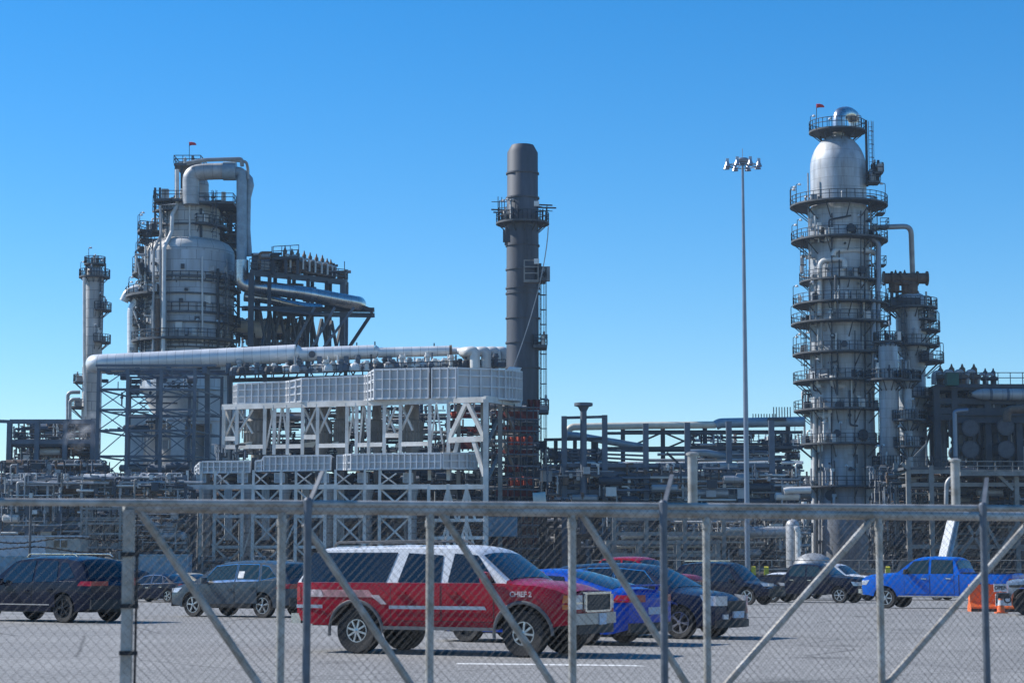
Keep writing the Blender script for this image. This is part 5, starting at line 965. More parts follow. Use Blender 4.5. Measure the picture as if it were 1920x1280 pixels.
for k in range(8):
    a = R(20 + 45 * k); u = Vector((math.cos(a), math.sin(a), 0)); p = c + u * 1.62 + Vector((0, 0, -.2)); mb = MB()
    mb.lathe([(.01, .08), (.15, .08), (.17, -.08), (.2, -.14), (.31, -.44), (.32, -.47), (.01, -.42)], p, 14); mb.cbox(p + Vector((0, 0, .2)), (.28, .28, .24)); mb.build('floodlight', 'lamp_shell', LM)
# white raised boom behind the blue pickup
zg = gz(150); a, b = W(1764, 1066, 150), W(1786, 974, 152); T = thing('crane', 'small white mobile crane with raised boom leaning right behind the blue pickup', 'crane', (a.x, 150, zg)); mb = MB(); f0 = a - (b - a) * .12; mb.bar(f0, b, .62, .5); mb.build('boom', 'sign_white', T)
mb = MB(); mb.bar(f0 + Vector((.5, -.1, 0)), b + Vector((.4, -.1, .1)), .22); mb.bar(b, b + Vector((.35, 0, .5)), .7, .4); mb.build('boom_cylinder', 'container_blue', T); mb = MB(); mb.box((a.x - 3.4, 148.8, zg + .55), (a.x + 1.2, 151.2, zg + 1.05)); mb.box((a.x - .9, 149.2, zg + 1.05), (a.x + .7, 150.8, zg + 1.6)); mb.build('carrier', 'sign_white', T)
mb = MB(); mb.hexa([(a.x - 3.4, 148.9, zg + 1.05), (a.x - 1.6, 148.9, zg + 1.05), (a.x - 1.6, 150.1, zg + 1.05), (a.x - 3.4, 150.1, zg + 1.05), (a.x - 3.1, 148.95, zg + 2.0), (a.x - 1.6, 148.95, zg + 2.0), (a.x - 1.6, 150.05, zg + 2.0), (a.x - 3.1, 150.05, zg + 2.0)]); mb.build('cab', 'window_dark', T)
for dx in (-2.6, .4):
    for yy in (148.7, 151.3): mb = MB(); mb.lathe([(.01, -.2), (.3, -.2), (.48, -.16), (.48, .16), (.3, .2), (.01, .2)], (a.x + dx, yy, zg + .48), 18, axis='y'); mb.build('wheel', 'tyre', T)
# ------------------------------------------------------------------ the fence and the gate in front
def pxpt(px, py, P0, P1):                 # a pixel on the vertical plane through two ground points
    v = W(px, py, 10) - Vector((0, 0, HC)); d = P1 - P0; nrm = Vector((d.y, -d.x)); t = nrm.dot(P0) / nrm.dot(Vector((v.x, v.y)))
    return Vector((v.x * t, v.y * t, HC + v.z * t))
def mesh_panel(p0, p1, z0, z1, pitch, rw, off=.0):
    mb = MB(); d = Vector((p1.x - p0.x, p1.y - p0.y, 0)); L = d.length; u = d / L; n = Vector((u.y, -u.x, 0)); h = pitch / 2; base = Vector((p0.x, p0.y, 0)) + n * off
    m = int((z1 - z0) / (h * 1.04))
    for k in range(int(L / h) - 1):
        mb.tube([base + u * (h * (k + (j + k) % 2)) + n * (.004 if (j + k) % 2 else -.004) + Vector((0, 0, z0 + j * h * 1.04)) for j in range(m + 1)], rw, 4, caps=False)
    return mb
F1 = Vector((-1.662, 16.2)); F2 = Vector((1.281, 16.9)); FD = (F2 - F1).normalized()
def fpt(px, py): return pxpt(px, py, F1, F2)
CF = thing('chain_link_fence', 'galvanised chain link fence with dark posts and angled barbed wire arms', 'fence', (F1.x, F1.y, 0))
e0, e1 = fpt(-40, 945), fpt(1990, 945); RZ = 2.105
mb = MB(); mb.tube([(e0.x, e0.y, RZ), (e1.x, e1.y, RZ)], .030, 12); mb.build('top_rail', 'galv', CF)
for px in (577, 1244, 1844, -95):
    q = fpt(px, 1100); mb = MB(); mb.tube([(q.x, q.y - .05, 0), (q.x, q.y - .05, RZ + .03)], .032, 12)
    mb.build('post', 'galv_blue', CF); mb = MB(); n = Vector((FD.y, -FD.x)); s = Vector((q.x, q.y - .05, RZ - .02)); e = s + Vector((.095, .22, .29))
    mb.bar(s, e, .035, .02); mb.lathe([(.036, -.05), (.036, .05), (.02, .07), (.01, .07)], s, 10)
    mb.build('barb_arm', 'galv_blue', CF)
mesh_panel(e0, fpt(236, 945), .04, RZ, .080, .0017, .03).build('wire_mesh', 'wire', CF); mesh_panel(fpt(236, 945), e1, .04, RZ, .072, .0015, .03).build('wire_mesh', 'wire', CF)
G1 = Vector((W(240, 950, 16.5).x, 16.5)); G2 = Vector((W(1325, 950, 18.7).x, 18.7))
def gpt(px, py): return pxpt(px, py, G1, G2)
GT = thing('sliding_gate', 'wide galvanised chain link gate with diagonal braces across the foreground', 'gate', (G1.x, G1.y, 0)); GZ = gpt(240, 950).z
a, b = gpt(232, 950), gpt(1990, 950); GZ = 2.09
mb = MB(); mb.tube([(a.x, a.y, GZ), (b.x, b.y, GZ)], .048, 14); mb.build('top_tube', 'galv', GT)
mb = MB(); mb.tube([(a.x, a.y, .16), (b.x, b.y, .16)], .04, 12); mb.build('bottom_tube', 'galv', GT)
for px in (527, 806, 1073, 1325, 1650):
    q = gpt(px, 1100); mb = MB(); mb.lathe([(.038, -.03), (.044, -.03), (.044, .03), (.038, .03)], (q.x, q.y, GZ - .12), 12); mb.cbox((q.x, q.y - .05, GZ - .12), (.02, .03, .045)); mb.build('brace_band', 'galv', GT)
for px in (527, 806, 1073, 1325, 1650, 1975): q = gpt(px, 1100); mb = MB(); mb.tube([(q.x, q.y, .16), (q.x, q.y, GZ)], .036, 12); mb.build('upright', 'galv', GT)
for p, q in (((268, 965), (490, 1290)), ((583, 1000), (775, 1290)), ((832, 968), (1041, 1290)), ((1097, 972), (1292, 1290)), ((1632, 975), (1355, 1290)), ((1930, 978), (1655, 1290))):
    s, e = gpt(*p), gpt(*q); d = e - s; e2 = s + d * ((GZ - .22) / max(.01, s.z - e.z)) if False else s + d * ((s.z - .18) / (s.z - e.z)); mb = MB(); mb.tube([s - d.normalized() * .1, e2], .034, 10); mb.build('brace', 'galv', GT)
mesh_panel(a, b, .2, GZ, .072, .0015, -.06).build('wire_mesh', 'wire', GT)
q = gpt(241, 1100); T = thing('gate_post', 'square galvanised gate post at the left end of the gate', 'post', (q.x, q.y, 0)); mb = MB(); mb.cbox((q.x, q.y - .03, RZ / 2 - .02), (.085, .085, RZ - .04)); mb.build('post_shaft', 'galv', T)
mb = MB(); mb.bar((q.x + .075, q.y - .05, 0), (q.x + .075, q.y - .05, 1.85), .018)
for z in (.9, 1.28, 1.7): mb.bar((q.x - .05, q.y - .085, z), (q.x + .1, q.y - .085, z), .02, .035)
mb.build('tension_bar', 'trim', T)
for k, (px, pt_) in enumerate(((1301, 852), (1797, 864))):
    q = gpt(px, 960); z1 = gpt(px, pt_).z; mb = MB(); mb.tube([(q.x, q.y + .1, GZ - .05), (q.x, q.y + .1, z1)], .045, 12); mb.lathe([(.045, 0), (.06, .0), (.06, .02), (.03, .03), (.01, .03)], (q.x, q.y + .1, z1), 12)
    tag(mb.build('guide_post', 'galv'), ['pale stub post rising above the gate rail left of the light mast', 'pale stub post rising above the gate rail at the right'][k], 'post')
q = gpt(285, 1290); mb = MB(); mb.lathe([(.05, 0), (.05, max(.3, gpt(285, 1287).z - .02)), (.04, gpt(285, 1282).z - .01), (.01, gpt(285, 1277).z)], (q.x, q.y - .3, 0), 14); tag(mb.build('stop_post', 'sign_white'), 'white rounded top of a low post at the bottom left edge', 'post')
bw = MB()
for (py0, py1, ph) in ((1015, 1008, 0), (1026, 1034, 2)):
    pts = [W(-10 + 26 * k, py0 + (py1 - py0) * k / 10 + 4 * math.sin(k * .9 + ph), 60) for k in range(12)]; bw.tube(pts, .02, 4)
    for k in range(len(pts) - 1):
        for t in (.25, .75): p = pts[k].lerp(pts[k + 1], t); bw.bar(p + Vector((-.06, 0, -.05)), p + Vector((.06, 0, .05)), .012)
T = thing('barbed_wire_fence', 'sagging barbed wire on a dark post behind the navy wagon at left', 'fence', W(52, 1110, 60) * 1); bw.build('barbed_wire', 'trim', T); mb = MB(); p = W(54, 1100, 60); mb.tube([(p.x, 60, 0), (p.x, 60, W(54, 940, 60).z)], .04, 6); mb.build('post', 'trim_grey', T); p = W(-14, 1100, 60); mb = MB(); mb.tube([(p.x, 60, 0), (p.x, 60, W(54, 1000, 60).z)], .04, 6); mb.build('post', 'trim_grey', T)
# ------------------------------------------------------------------ vehicles
def textmesh(s, size, bold=.0):
    cu = bpy.data.curves.new('lettering', 'FONT'); cu.body = s; cu.size = size; cu.align_x = 'CENTER'; cu.align_y = 'CENTER'; cu.offset = bold; cu.resolution_u = 2; cu.extrude = .002
    o = bpy.data.objects.new('lettering', cu); COL.objects.link(o); dg = bpy.context.evaluated_depsgraph_get(); me = bpy.data.meshes.new_from_object(o.evaluated_get(dg))
    bpy.data.objects.remove(o); bpy.data.curves.remove(cu); return me
def wheel_meshes(r, w, style, rimr, spokes, rimmat):
    t = MB(); h = w / 2
    t.lathe([(rimr, -h * .8), (r * .93, -h), (r * .985, -h * .8), (r, -h * .5), (r, h * .5), (r * .985, h * .8), (r * .93, h), (rimr, h * .8), (rimr, -h * .8)], (0, 0, 0), 30, axis='y')
    for k in range(30):
        a = 2 * math.pi * k / 30; ca, sa = math.cos(a), math.sin(a); t.bar((r * ca, -h * .55, r * sa), (r * ca * 1.0, h * .55, r * sa), r * .07, r * .025, up=(ca, 0, sa))
    m = MB(); y = -h * .72; m.m = 1
    m.lathe([(.01, y + .06), (rimr * .95, y + .06), (rimr, y + .02), (rimr, h * .6)], (0, 0, 0), 24, axis='y'); m.m = 0
    m.lathe([(rimr * .90, y + .03), (rimr * .92, y - .012), (rimr * 1.0, y - .012), (rimr * 1.01, y + .02)], (0, 0, 0), 28, axis='y')
    m.lathe([(.01, y - .03), (rimr * .2, y - .025), (rimr * .24, y + .02)], (0, 0, 0), 14, axis='y')
    for k in range(spokes):
        a = 2 * math.pi * k / spokes
        for d in ((-.10, .10) if style == 'twin' else (0,)):
            p = Vector((math.cos(a) * rimr * .18, y - .005, math.sin(a) * rimr * .18)); q = Vector((math.cos(a + d) * rimr * .93, y - .002, math.sin(a + d) * rimr * .93)); m.bar(p, q, rimr * (.10 if style == 'twin' else .17), .03, up=(0, 1, 0))
    return t, m, ['rim' if rimmat == 'rim' else rimmat, 'trim']
class Car:
    def __init__(s, name, label, cat, px, Y, psi, sp, group=None):
        s.__dict__.update(dict(W=1.85, rock=.27, tum=.20, rw=.34, tw=.24, bf=.16, br=.10, crown=.05, roofpaint=None, glassm='glass', spokes=5, rstyle='twin', rimm='rim', rimr=None, flare=None, archpad=.06), **sp)
        a = R(psi); n = Vector((-math.sin(a), math.cos(a))); n = n if n.y > 0 else -n
        c = Vector(((px - 960) / FPX * Y, Y)) + n * (s.W / 2 - .12)
        s.T = thing(name, label, cat, (c.x, c.y, gz(c.y)), a, group); s.paint_ = s.paint; s.roofpaint = s.roofpaint or s.paint
        s.zm = max(z for x, z in s.top); s.body()
    def zt(s, x): return sum(ip(s.top, x + d) for d in (-.05, 0, .05)) / 3
    def zs(s, x): return min(ip(s.belt, x), s.zt(x) - .025)
    def hw(s, x):
        t = max(0, (x - (s.xf - .95)) / .95); u = max(0, ((s.xr + .7) - x) / .7); return s.W / 2 * (1 - .15 * t ** 2.4 - .09 * u ** 2.4)
    def ys(s, x, z):
        zs = s.zs(x); h = s.hw(x)
        if z <= zs: u = max(0, (z - s.rock) / max(.1, zs - s.rock)); return h * (.945 + .055 * math.sin(math.pi * (.12 + .62 * u)))
        return h * .982 - .012 - s.tum * (z - zs) / max(.2, s.zm - zs)
    def zl(s, x):
        z = s.rock; ra = s.rw + s.archpad
        if x > s.xf - .35: z += .03 + .10 * (x - s.xf + .35)
        if x < s.xr + .4: z += .10 * (s.xr + .4 - x) / .4
        for ax in (s.xa, s.xb):
            d = abs(x - ax)
            if d < ra: z = max(z, s.rw * .96 + math.sqrt(ra * ra - d * d))
        return min(z, s.zs(x) - .05)
    def body(s):
        ra = s.rw + s.archpad; xs = [s.xr + (s.xf - s.xr) * k / 54 for k in range(55)]
        for ax in (s.xa, s.xb): xs += [ax - ra * math.cos(R(t)) for t in range(0, 181, 12)] + [ax - ra - .002, ax + ra + .002]
        xs = sorted(set(round(x, 4) for x in xs if s.xr <= x <= s.xf)); K1, K2, K3 = 7, 5, 7
        def ring(x):
            P = []; zl, zs, zt = s.zl(x), s.zs(x), s.zt(x)
            for k in range(K1 + 1): z = zl + (zs - zl) * k / K1; P.append((s.ys(x, z), z))
            ze = max(zs + .008, zt - .05)
            P.append((s.ys(x, zs + 1e-4), zs + .003))
            for k in range(1, K2 + 1): z = zs + (ze - zs) * k / K2; P.append((s.ys(x, z + 1e-4), z))
            ye = P[-1][0]
            for k in range(1, K3 + 1): t = k / K3; y = ye * math.cos(t * math.pi / 2) ** .8 if k < K3 else 0; P.append((y, ze + (zt + s.crown * .4 - ze) * (1 - (y / ye) ** 3.0)))
            return P
        Rg = [ring(x) for x in xs]; n = len(Rg[0]); lo, hi = MB(), MB(); g0, g1 = s.green
        for sg in (1, -1):
            for m in (lo, hi):
                b = len(m.v)
                for x, P in zip(xs, Rg): m.v += [Vector((x, sg * y, z)) for y, z in P]
                for i in range(len(xs) - 1):
                    xc = (xs[i] + xs[i + 1]) / 2
                    for j in range(n - 1):
                        up = j >= K1 + 1 and g0 <= xc <= g1
                        if up != (m is hi): continue
                        f = (b + i * n + j, b + (i + 1) * n + j, b + (i + 1) * n + j + 1, b + i * n + j + 1); m.face(f if sg < 0 else f[::-1])
        for xe, sg, bl, P in ((s.xf, 1, s.bf, Rg[-1]), (s.xr, -1, s.br, Rg[0])):
            b = len(lo.v); m = 8; yw = max(y for y, z in P)
            for y, z in P:
                for k in range(m + 1): yy = y * (2 * k / m - 1); lo.v.append(Vector((xe + sg * bl * ((1 - (yy / yw) ** 2) - (1 - (y / yw) ** 2)), yy, z)))
            for j in range(n - 1):
                for k in range(m): f = (b + j * (m + 1) + k, b + j * (m + 1) + k + 1, b + (j + 1) * (m + 1) + k + 1, b + (j + 1) * (m + 1) + k); lo.face(f if sg > 0 else f[::-1])
        s.bodyo = lo.build('body', s.paint, s.T, local=True, sharp=28); s.roofo = hi.build('roof', s.roofpaint, s.T, local=True, sharp=40)
        mb = MB(); mb.box((s.xr + .2, -s.W / 2 + .30, s.rock - .02), (s.xf - .2, s.W / 2 - .30, s.rw * 2.1)); mb.box((s.xb + ra, -s.W / 2 + .07, s.rock - .03), (s.xa - ra, s.W / 2 - .07, s.rock + .06)); mb.build('underbody', 'trim', s.T, local=True)
        t, m, mm = wheel_meshes(s.rw, s.tw, s.rstyle, s.rimr or s.rw * .66, s.spokes, s.rimm); first = None
        for ax in (s.xa, s.xb):
            for sg in (-1, 1):
                pos = (ax, sg * (s.W / 2 - s.tw / 2 - .03), s.rw)
                if first is None: first = t.build('wheel', 'tyre', s.T, local=True); r = m.build('rim', mm, first, local=True); w = first
                else: w = first.copy(); COL.objects.link(w); r2 = first.children[0].copy(); COL.objects.link(r2); r2.parent = w
                w.location = pos; w.rotation_euler = (0, R(rnd.uniform(0, 60)), 0 if sg < 0 else math.pi)
        if s.flare:
            for ax in (s.xa, s.xb):
                for sg in (-1, 1):
                    mb = MB(); pts = [(ax - (ra + .01) * math.cos(R(t)), 0, s.rw * .96 + (ra + .01) * math.sin(R(t))) for t in range(-8, 189, 9)]
                    mb.tube([(x, sg * (s.ys(x, z) + .005), z) for x, _, z in pts], .032, 6); mb.build('wheel_arch_trim', s.flare, s.T, local=True)
        s.windows()
    def side(s, name, q, off, m, parent=None, sg=(-1, 1), nx=6, nz=5, edge=0):
        """a patch of the flank, q = four (x, z) corners: bottom rear, bottom front, top front, top rear"""
        for g in sg:
            mb = MB(); b = 0
            for k in range(nz + 1):
                for i in range(nx + 1):
                    u, v = i / nx, k / nz; x = (q[0][0] * (1 - u) + q[1][0] * u) * (1 - v) + (q[3][0] * (1 - u) + q[2][0] * u) * v; z = (q[0][1] * (1 - u) + q[1][1] * u) * (1 - v) + (q[3][1] * (1 - u) + q[2][1] * u) * v
                    mb.v.append(Vector((x, g * (s.ys(x, z) + off), z)))
            for k in range(nz):
                for i in range(nx): f = (b + k * (nx + 1) + i, b + k * (nx + 1) + i + 1, b + (k + 1) * (nx + 1) + i + 1, b + (k + 1) * (nx + 1) + i); mb.face(f if g < 0 else f[::-1])
            o = mb.build(name, m, parent or s.T, local=True)
        return o
    def topq(s, name, x0, x1, m, f=.88, off=.008):  # windscreen or rear window lying on the sloping top
        mb = MB(); nx, ny = 8, 8
        for i in range(nx + 1):
            x = x0 + (x1 - x0) * i / nx; zt, zs = s.zt(x), s.zs(x); ze = max(zs + .008, zt - .05); ye = s.ys(x, ze + 1e-4)
            d = (s.zt(x + .02) - s.zt(x - .02)) / .04; l = math.hypot(1, d)
            for k in range(ny + 1): y = ye * f * (2 * k / ny - 1); z = ze + (zt + s.crown * .4 - ze) * (1 - abs(y / ye) ** 3.0); mb.v.append(Vector((x - d / l * off, y, z + off / l)))
        for i in range(nx):
            for k in range(ny): mb.face((i * (ny + 1) + k, (i + 1) * (ny + 1) + k, (i + 1) * (ny + 1) + k + 1, i * (ny + 1) + k + 1))
        return mb.build(name, m, s.T, local=True)
    def windows(s):
        for q in s.wins:
            if s.chrome if 'chrome' in s.__dict__ else False: cx = sum(p[0] for p in q) / 4; cz = sum(p[1] for p in q) / 4; s.side('window_trim', [(cx + (x - cx) * 1.04, cz + (z - cz) * 1.1) for x, z in q], .004, 'chrome')
            s.side('side_window', q, .009, s.glassm)
        if s.ws: s.topq('windscreen', s.ws[0], s.ws[1], s.glassm)
        if s.rwin: s.topq('rear_window', s.rwin[0], s.rwin[1], s.glassm)
        for x0, x1, zb, zt_ in s.doors:
            for g in (-1, 1):
                s.side('door_gap', [(x0 - .012, zb - .012), (x1 + .012, zb - .012), (x1 + .012, zt_), (x0 - .012, zt_)], .002, 'trim', sg=(g,)); o = s.side('door', [(x0, zb), (x1, zb), (x1, zt_), (x0, zt_)], .0055, s.paint, sg=(g,))
                mb = MB(); xh = x0 + .2; zh = zt_ - .13; y = s.ys(xh, zh) + .03; mb.bar((xh - .1, g * y, zh), (xh + .1, g * y, zh + .005), .03, .035); mb.bar((xh - .08, g * (y - .02), zh), (xh - .08, g * y, zh), .025); mb.bar((xh + .08, g * (y - .02), zh), (xh + .08, g * y, zh), .025)
                mb.build('handle', s.handle if 'handle' in s.__dict__ else s.paint, o, local=True)
        xm, zm = s.mirror
        for g in (-1, 1):
            y = s.ys(xm, zm); mb = MB(); mb.lathe([(.01, -.11), (.08, -.10), (.10, 0), (.09, .08), (.01, .10)], (xm, g * (y + .16), zm + .06), 10); mb.bar((xm, g * (y - .02), zm), (xm, g * (y + .12), zm + .03), .05); mb.build('wing_mirror', s.mirrorm if 'mirrorm' in s.__dict__ else s.paint, s.T, local=True)
    def end(s, name, sg, y0, y1, z0, z1, out, m, parent=None, th=.05, n=8):
        mb = MB(); xe = s.xf if sg > 0 else s.xr; bl = s.bf if sg > 0 else s.br; hw = s.hw(xe); f = lambda y: xe + sg * (bl * (1 - min(1, abs(y) / hw) ** 2) + out)
        for k in range(n):
            a = y0 + (y1 - y0) * k / n; b = y0 + (y1 - y0) * (k + 1) / n
            mb.hexa([(f(a) - sg * th, a, z0), (f(a), a, z0), (f(b), b, z0), (f(b) - sg * th, b, z0), (f(a) - sg * th, a, z1), (f(a), a, z1), (f(b), b, z1), (f(b) - sg * th, b, z1)])
        return mb.build(name, m, parent or s.T, local=True)
    def rearlights(s, x0, x1, z0, z1, y1=.35, m='lens_red'):
        s.side('taillight', [(s.xr + .005, z0), (s.xr + x1, z0 + x0), (s.xr + x1 * .8, z1), (s.xr + .005, z1)], .008, m)
        h = s.hw(s.xr)
        for g in (-1, 1): s.end('taillight', -1, g * (h - y1), g * (h - .01), z0, z1, .008, m)
    def headlights(s, x1, z0, z1, y1=.3, m='lens_clear'):
        s.side('headlight', [(s.xf - x1 * .6, z0), (s.xf - .004, z0), (s.xf - .004, z1), (s.xf - x1, z1 + .03)], .008, m)
        h = s.hw(s.xf)
        for g in (-1, 1): s.end('headlight', 1, g * (h - y1), g * (h - .01), z0, z1, .008, m)
    def bumpers(s, zf, zr, m='trim', out=.03):
        h = s.hw(s.xf); s.end('front_bumper', 1, -h, h, zf[0], zf[1], out, m); h = s.hw(s.xr); s.end('rear_bumper', -1, -h, h, zr[0], zr[1], out, m)
def suv(paint, k=1., H=1.67, **kw):
    d = H - 1.67; z = lambda v: v + d * min(1, max(0, (v - .9) / .7))
    sp = dict(paint=paint, W=1.84, xf=2.28, xr=-2.36, xa=1.36, xb=-1.36, rw=.36, rock=.30, green=(-2.25, 1.36),
        top=[(-2.36, 1.02), (-2.3, 1.10), (-2.1, z(1.42)), (-1.9, z(1.58)), (-1.3, z(1.655)), (-.4, z(1.67)), (.3, z(1.63)), (.55, z(1.56)), (1.30, 1.11), (1.42, 1.06), (2.0, .97), (2.2, .88), (2.28, .80)],
        belt=[(-2.36, .98), (-1.9, 1.10), (-1.3, 1.09), (1.25, .99), (1.7, .90), (2.28, .70)], wins=[[(-.28, 1.07), (.98, 1.02), (.52, z(1.50)), (-.28, z(1.56))], [(-1.22, 1.09), (-.36, 1.075), (-.36, z(1.56)), (-1.12, z(1.55))], [(-1.86, 1.20), (-1.32, 1.12), (-1.24, z(1.53)), (-1.50, z(1.50))]],
        ws=(.58, 1.30), rwin=(-2.26, -1.93), doors=[(-.30, .82, .36, .97), (-1.18, -.34, .42, 1.01)], mirror=(.78, 1.03)); sp.update(kw); return sp
def sedan(paint, **kw):
    sp = dict(paint=paint, W=1.84, xf=2.30, xr=-2.40, xa=1.40, xb=-1.37, rw=.335, rock=.22, green=(-1.85, 1.30), tum=.24,
        top=[(-2.40, .93), (-2.3, 1.02), (-1.75, 1.05), (-1.2, 1.30), (-.75, 1.43), (-.2, 1.45), (.2, 1.42), (.45, 1.34), (1.2, .98), (1.4, .92), (2.0, .82), (2.2, .74), (2.30, .66)],
        belt=[(-2.40, .88), (-1.6, .95), (1.1, .87), (1.7, .78), (2.30, .58)], wins=[[(-.20, .95), (.88, .90), (.36, 1.30), (-.20, 1.36)], [(-1.02, .97), (-.28, .955), (-.28, 1.36), (-.86, 1.33)], [(-1.45, 1.0), (-1.10, .985), (-.95, 1.31), (-1.08, 1.27)]],
        ws=(.50, 1.20), rwin=(-1.72, -.95), doors=[(-.24, .80, .28, .86), (-1.15, -.28, .30, .90)], mirror=(.70, .92), handle='chrome', chrome=True); sp.update(kw); return sp
def truck(paint, **kw):
    sp = dict(paint=paint, W=2.02, xf=2.80, xr=-3.08, xa=1.84, xb=-1.84, rw=.40, tw=.27, rock=.46, green=(-1.12, 1.42), tum=.17, bf=.10, br=.03,
        top=[(-3.08, 1.30), (-2.9, 1.33), (-1.12, 1.33), (-1.04, 1.40), (-.93, 1.82), (-.78, 1.91), (0, 1.95), (.5, 1.93), (.76, 1.85), (1.36, 1.38), (1.5, 1.34), (2.5, 1.27), (2.72, 1.21), (2.80, 1.10)],
        belt=[(-3.08, 1.27), (-1.1, 1.29), (1.3, 1.27), (2.0, 1.19), (2.80, 1.02)], wins=[[(.12, 1.31), (1.14, 1.30), (.70, 1.78), (.12, 1.84)], [(-.86, 1.32), (.02, 1.31), (.02, 1.84), (-.80, 1.82)]],
        ws=(.80, 1.36), rwin=(-1.05, -.91), doors=[(.07, 1.05, .55, 1.25), (-.88, .03, .55, 1.26)], mirror=(.95, 1.33), handle='chrome', mirrorm='trim', archpad=.07, spokes=6, rstyle='one'); sp.update(kw); return sp
def bed(c):
    mb = MB(); mb.box((c.xr + .08, -.78, 1.345), (-1.16, .78, 1.36)); mb.build('bed_liner', 'trim', c.T, local=True)
    mb = MB()
    for g in (-1, 1): mb.box((c.xr + .04, g * .90 - .06, 1.335), (-1.14, g * .90 + .06, 1.365))
    mb.build('bed_rail_cap', 'trim', c.T, local=True); c.side('bed_gap', [(-1.09, .52), (-1.06, .52), (-1.06, 1.28), (-1.09, 1.28)], .004, 'trim', nx=1)
mat('moulding', (.36, .42, .50), .4, .2)
mat('bumper_grey', (.34, .35, .36), .35, .5, var=.15, scale=3)
# red and white long wagon, the nearest vehicle
c = Car('parked_wagon', 'long lifted red wagon with white roof and pillars, nearest vehicle behind the fence', 'car', 826, 35.2, -26, dict(paint='paint_red', roofpaint='paint_white', W=1.98, xf=2.56, xr=-2.92, xa=1.65, xb=-1.65, rw=.405, tw=.29, rock=.50, tum=.16, bf=.06, br=.05, archpad=.13, flare='trim_grey',
    green=(-2.9, 1.36), top=[(-2.92, 1.29), (-2.87, 1.33), (-2.62, 1.82), (-2.5, 1.875), (-1, 1.91), (.3, 1.905), (.62, 1.86), (.75, 1.80), (1.36, 1.33), (1.45, 1.29), (1.9, 1.265), (2.2, 1.21), (2.4, 1.13), (2.52, 1.10), (2.56, 1.0)], belt=[(-2.92, 1.255), (1.3, 1.255), (1.8, 1.17), (2.56, .84)],
    wins=[[(-2.84, 1.264), (-1.04, 1.264), (-.86, 1.79), (-2.64, 1.79)], [(-.80, 1.264), (.06, 1.264), (.06, 1.74), (-.64, 1.78)], [(.20, 1.264), (1.14, 1.264), (.74, 1.74), (.28, 1.77)]], ws=(.80, 1.36), rwin=(-2.84, -2.66), doors=[(.10, 1.10, .60, 1.21), (-.92, .06, .60, 1.21)], mirror=(1.00, 1.30), spokes=8, rstyle='one', rimr=.205))
c.side('side_moulding', [(-2.92, .80), (-2.32, .80), (-2.32, .86), (-2.92, .86)], .02, 'moulding'); c.side('side_moulding', [(-.95, .80), (.98, .80), (.94, .86), (-.95, .86)], .02, 'moulding')
c.side('running_board', [(-1.08, .44), (1.1, .44), (1.1, .50), (-1.08, .50)], .05, 'trim_grey')
c.side('faded_decal', [(-2.60, 1.00), (-1.25, 1.00), (-1.38, 1.13), (-2.68, 1.13)], .008, 'decal_faded'); c.side('faded_decal', [(-2.60, 1.00), (-2.3, 1.00), (-2.36, 1.13), (-2.68, 1.13)], .011, 'decal_pale'); c.side('faded_decal', [(-1.12, .88), (-1.0, .88), (-1.16, 1.04), (-1.34, 1.04)], .011, 'decal_pale')
h = c.hw(c.xf); c.end('front_bumper', 1, -h, h, .56, .75, .06, 'bumper_grey', th=.16); c.end('air_dam', 1, -h * .9, h * .9, .40, .58, .04, 'trim'); c.end('license_plate', 1, -.05, .26, .55, .74, .075, 'plate')
g_ = c.end('grille', 1, -.50, .50, .80, 1.08, .04, 'trim'); g1_ = MB()
c.end('grille_surround', 1, -.56, .56, 1.07, 1.11, .06, 'chrome'); c.end('grille_surround', 1, -.50, .50, .765, .80, .06, 'chrome')
for g in (-1, 1): c.end('grille_surround', 1, g * .50, g * .56, .78, 1.08, .06, 'chrome'); c.end('headlight', 1, g * .59, g * (h - .02), .94, 1.06, .02, 'lens_clear'); c.end('headlight', 1, g * .59, g * (h - .02), .82, .91, .02, 'lens_clear'); c.end('lamp_strip', 1, g * .58, g * (h - .01), .91, .94, .025, 'chrome')
c.side('turn_signal', [(2.36, .93), (2.55, .93), (2.53, 1.05), (2.38, 1.06)], .012, 'lens_amber', nx=3, nz=3); c.side('turn_signal', [(2.38, .82), (2.55, .82), (2.55, .90), (2.37, .90)], .012, 'lens_amber', nx=3, nz=3)
me = textmesh('CHIEF 2', .125, .004); o = bpy.data.objects.new('fender_lettering', me); COL.objects.link(o); me.materials.append(M['worn_letter']); o.parent = c.T; o.location = (1.63, -(c.ys(1.63, 1.07) + .012), 1.07); o.rotation_euler = (R(90 - 4), 0, R(-1.5))
mb = MB()
for y in (-.62, .62): mb.tube(fillet([(-2.3, y, 1.90), (-2.25, y, 1.97), (-.2, y, 2.0), (-.1, y, 1.93)], .06, 3), .022, 6)
for x in (-2.0, -1.3, -.6): mb.bar((x, -.62, 1.98), (x, .62, 1.98), .05, .025)
mb.build('roof_rack', 'trim_grey', c.T, local=True); c.rearlights(.0, .10, .92, 1.18, .16); h = c.hw(c.xr); c.end('rear_bumper', -1, -h, h, .52, .70, .12, 'chrome', th=.2)
mb = MB(); mb.bar((1.15, -.6, 1.345), (1.05, .1, 1.43), .02); mb.bar((1.15, .1, 1.345), (1.05, .7, 1.43), .02); mb.build('wipers', 'trim', c.T, local=True)
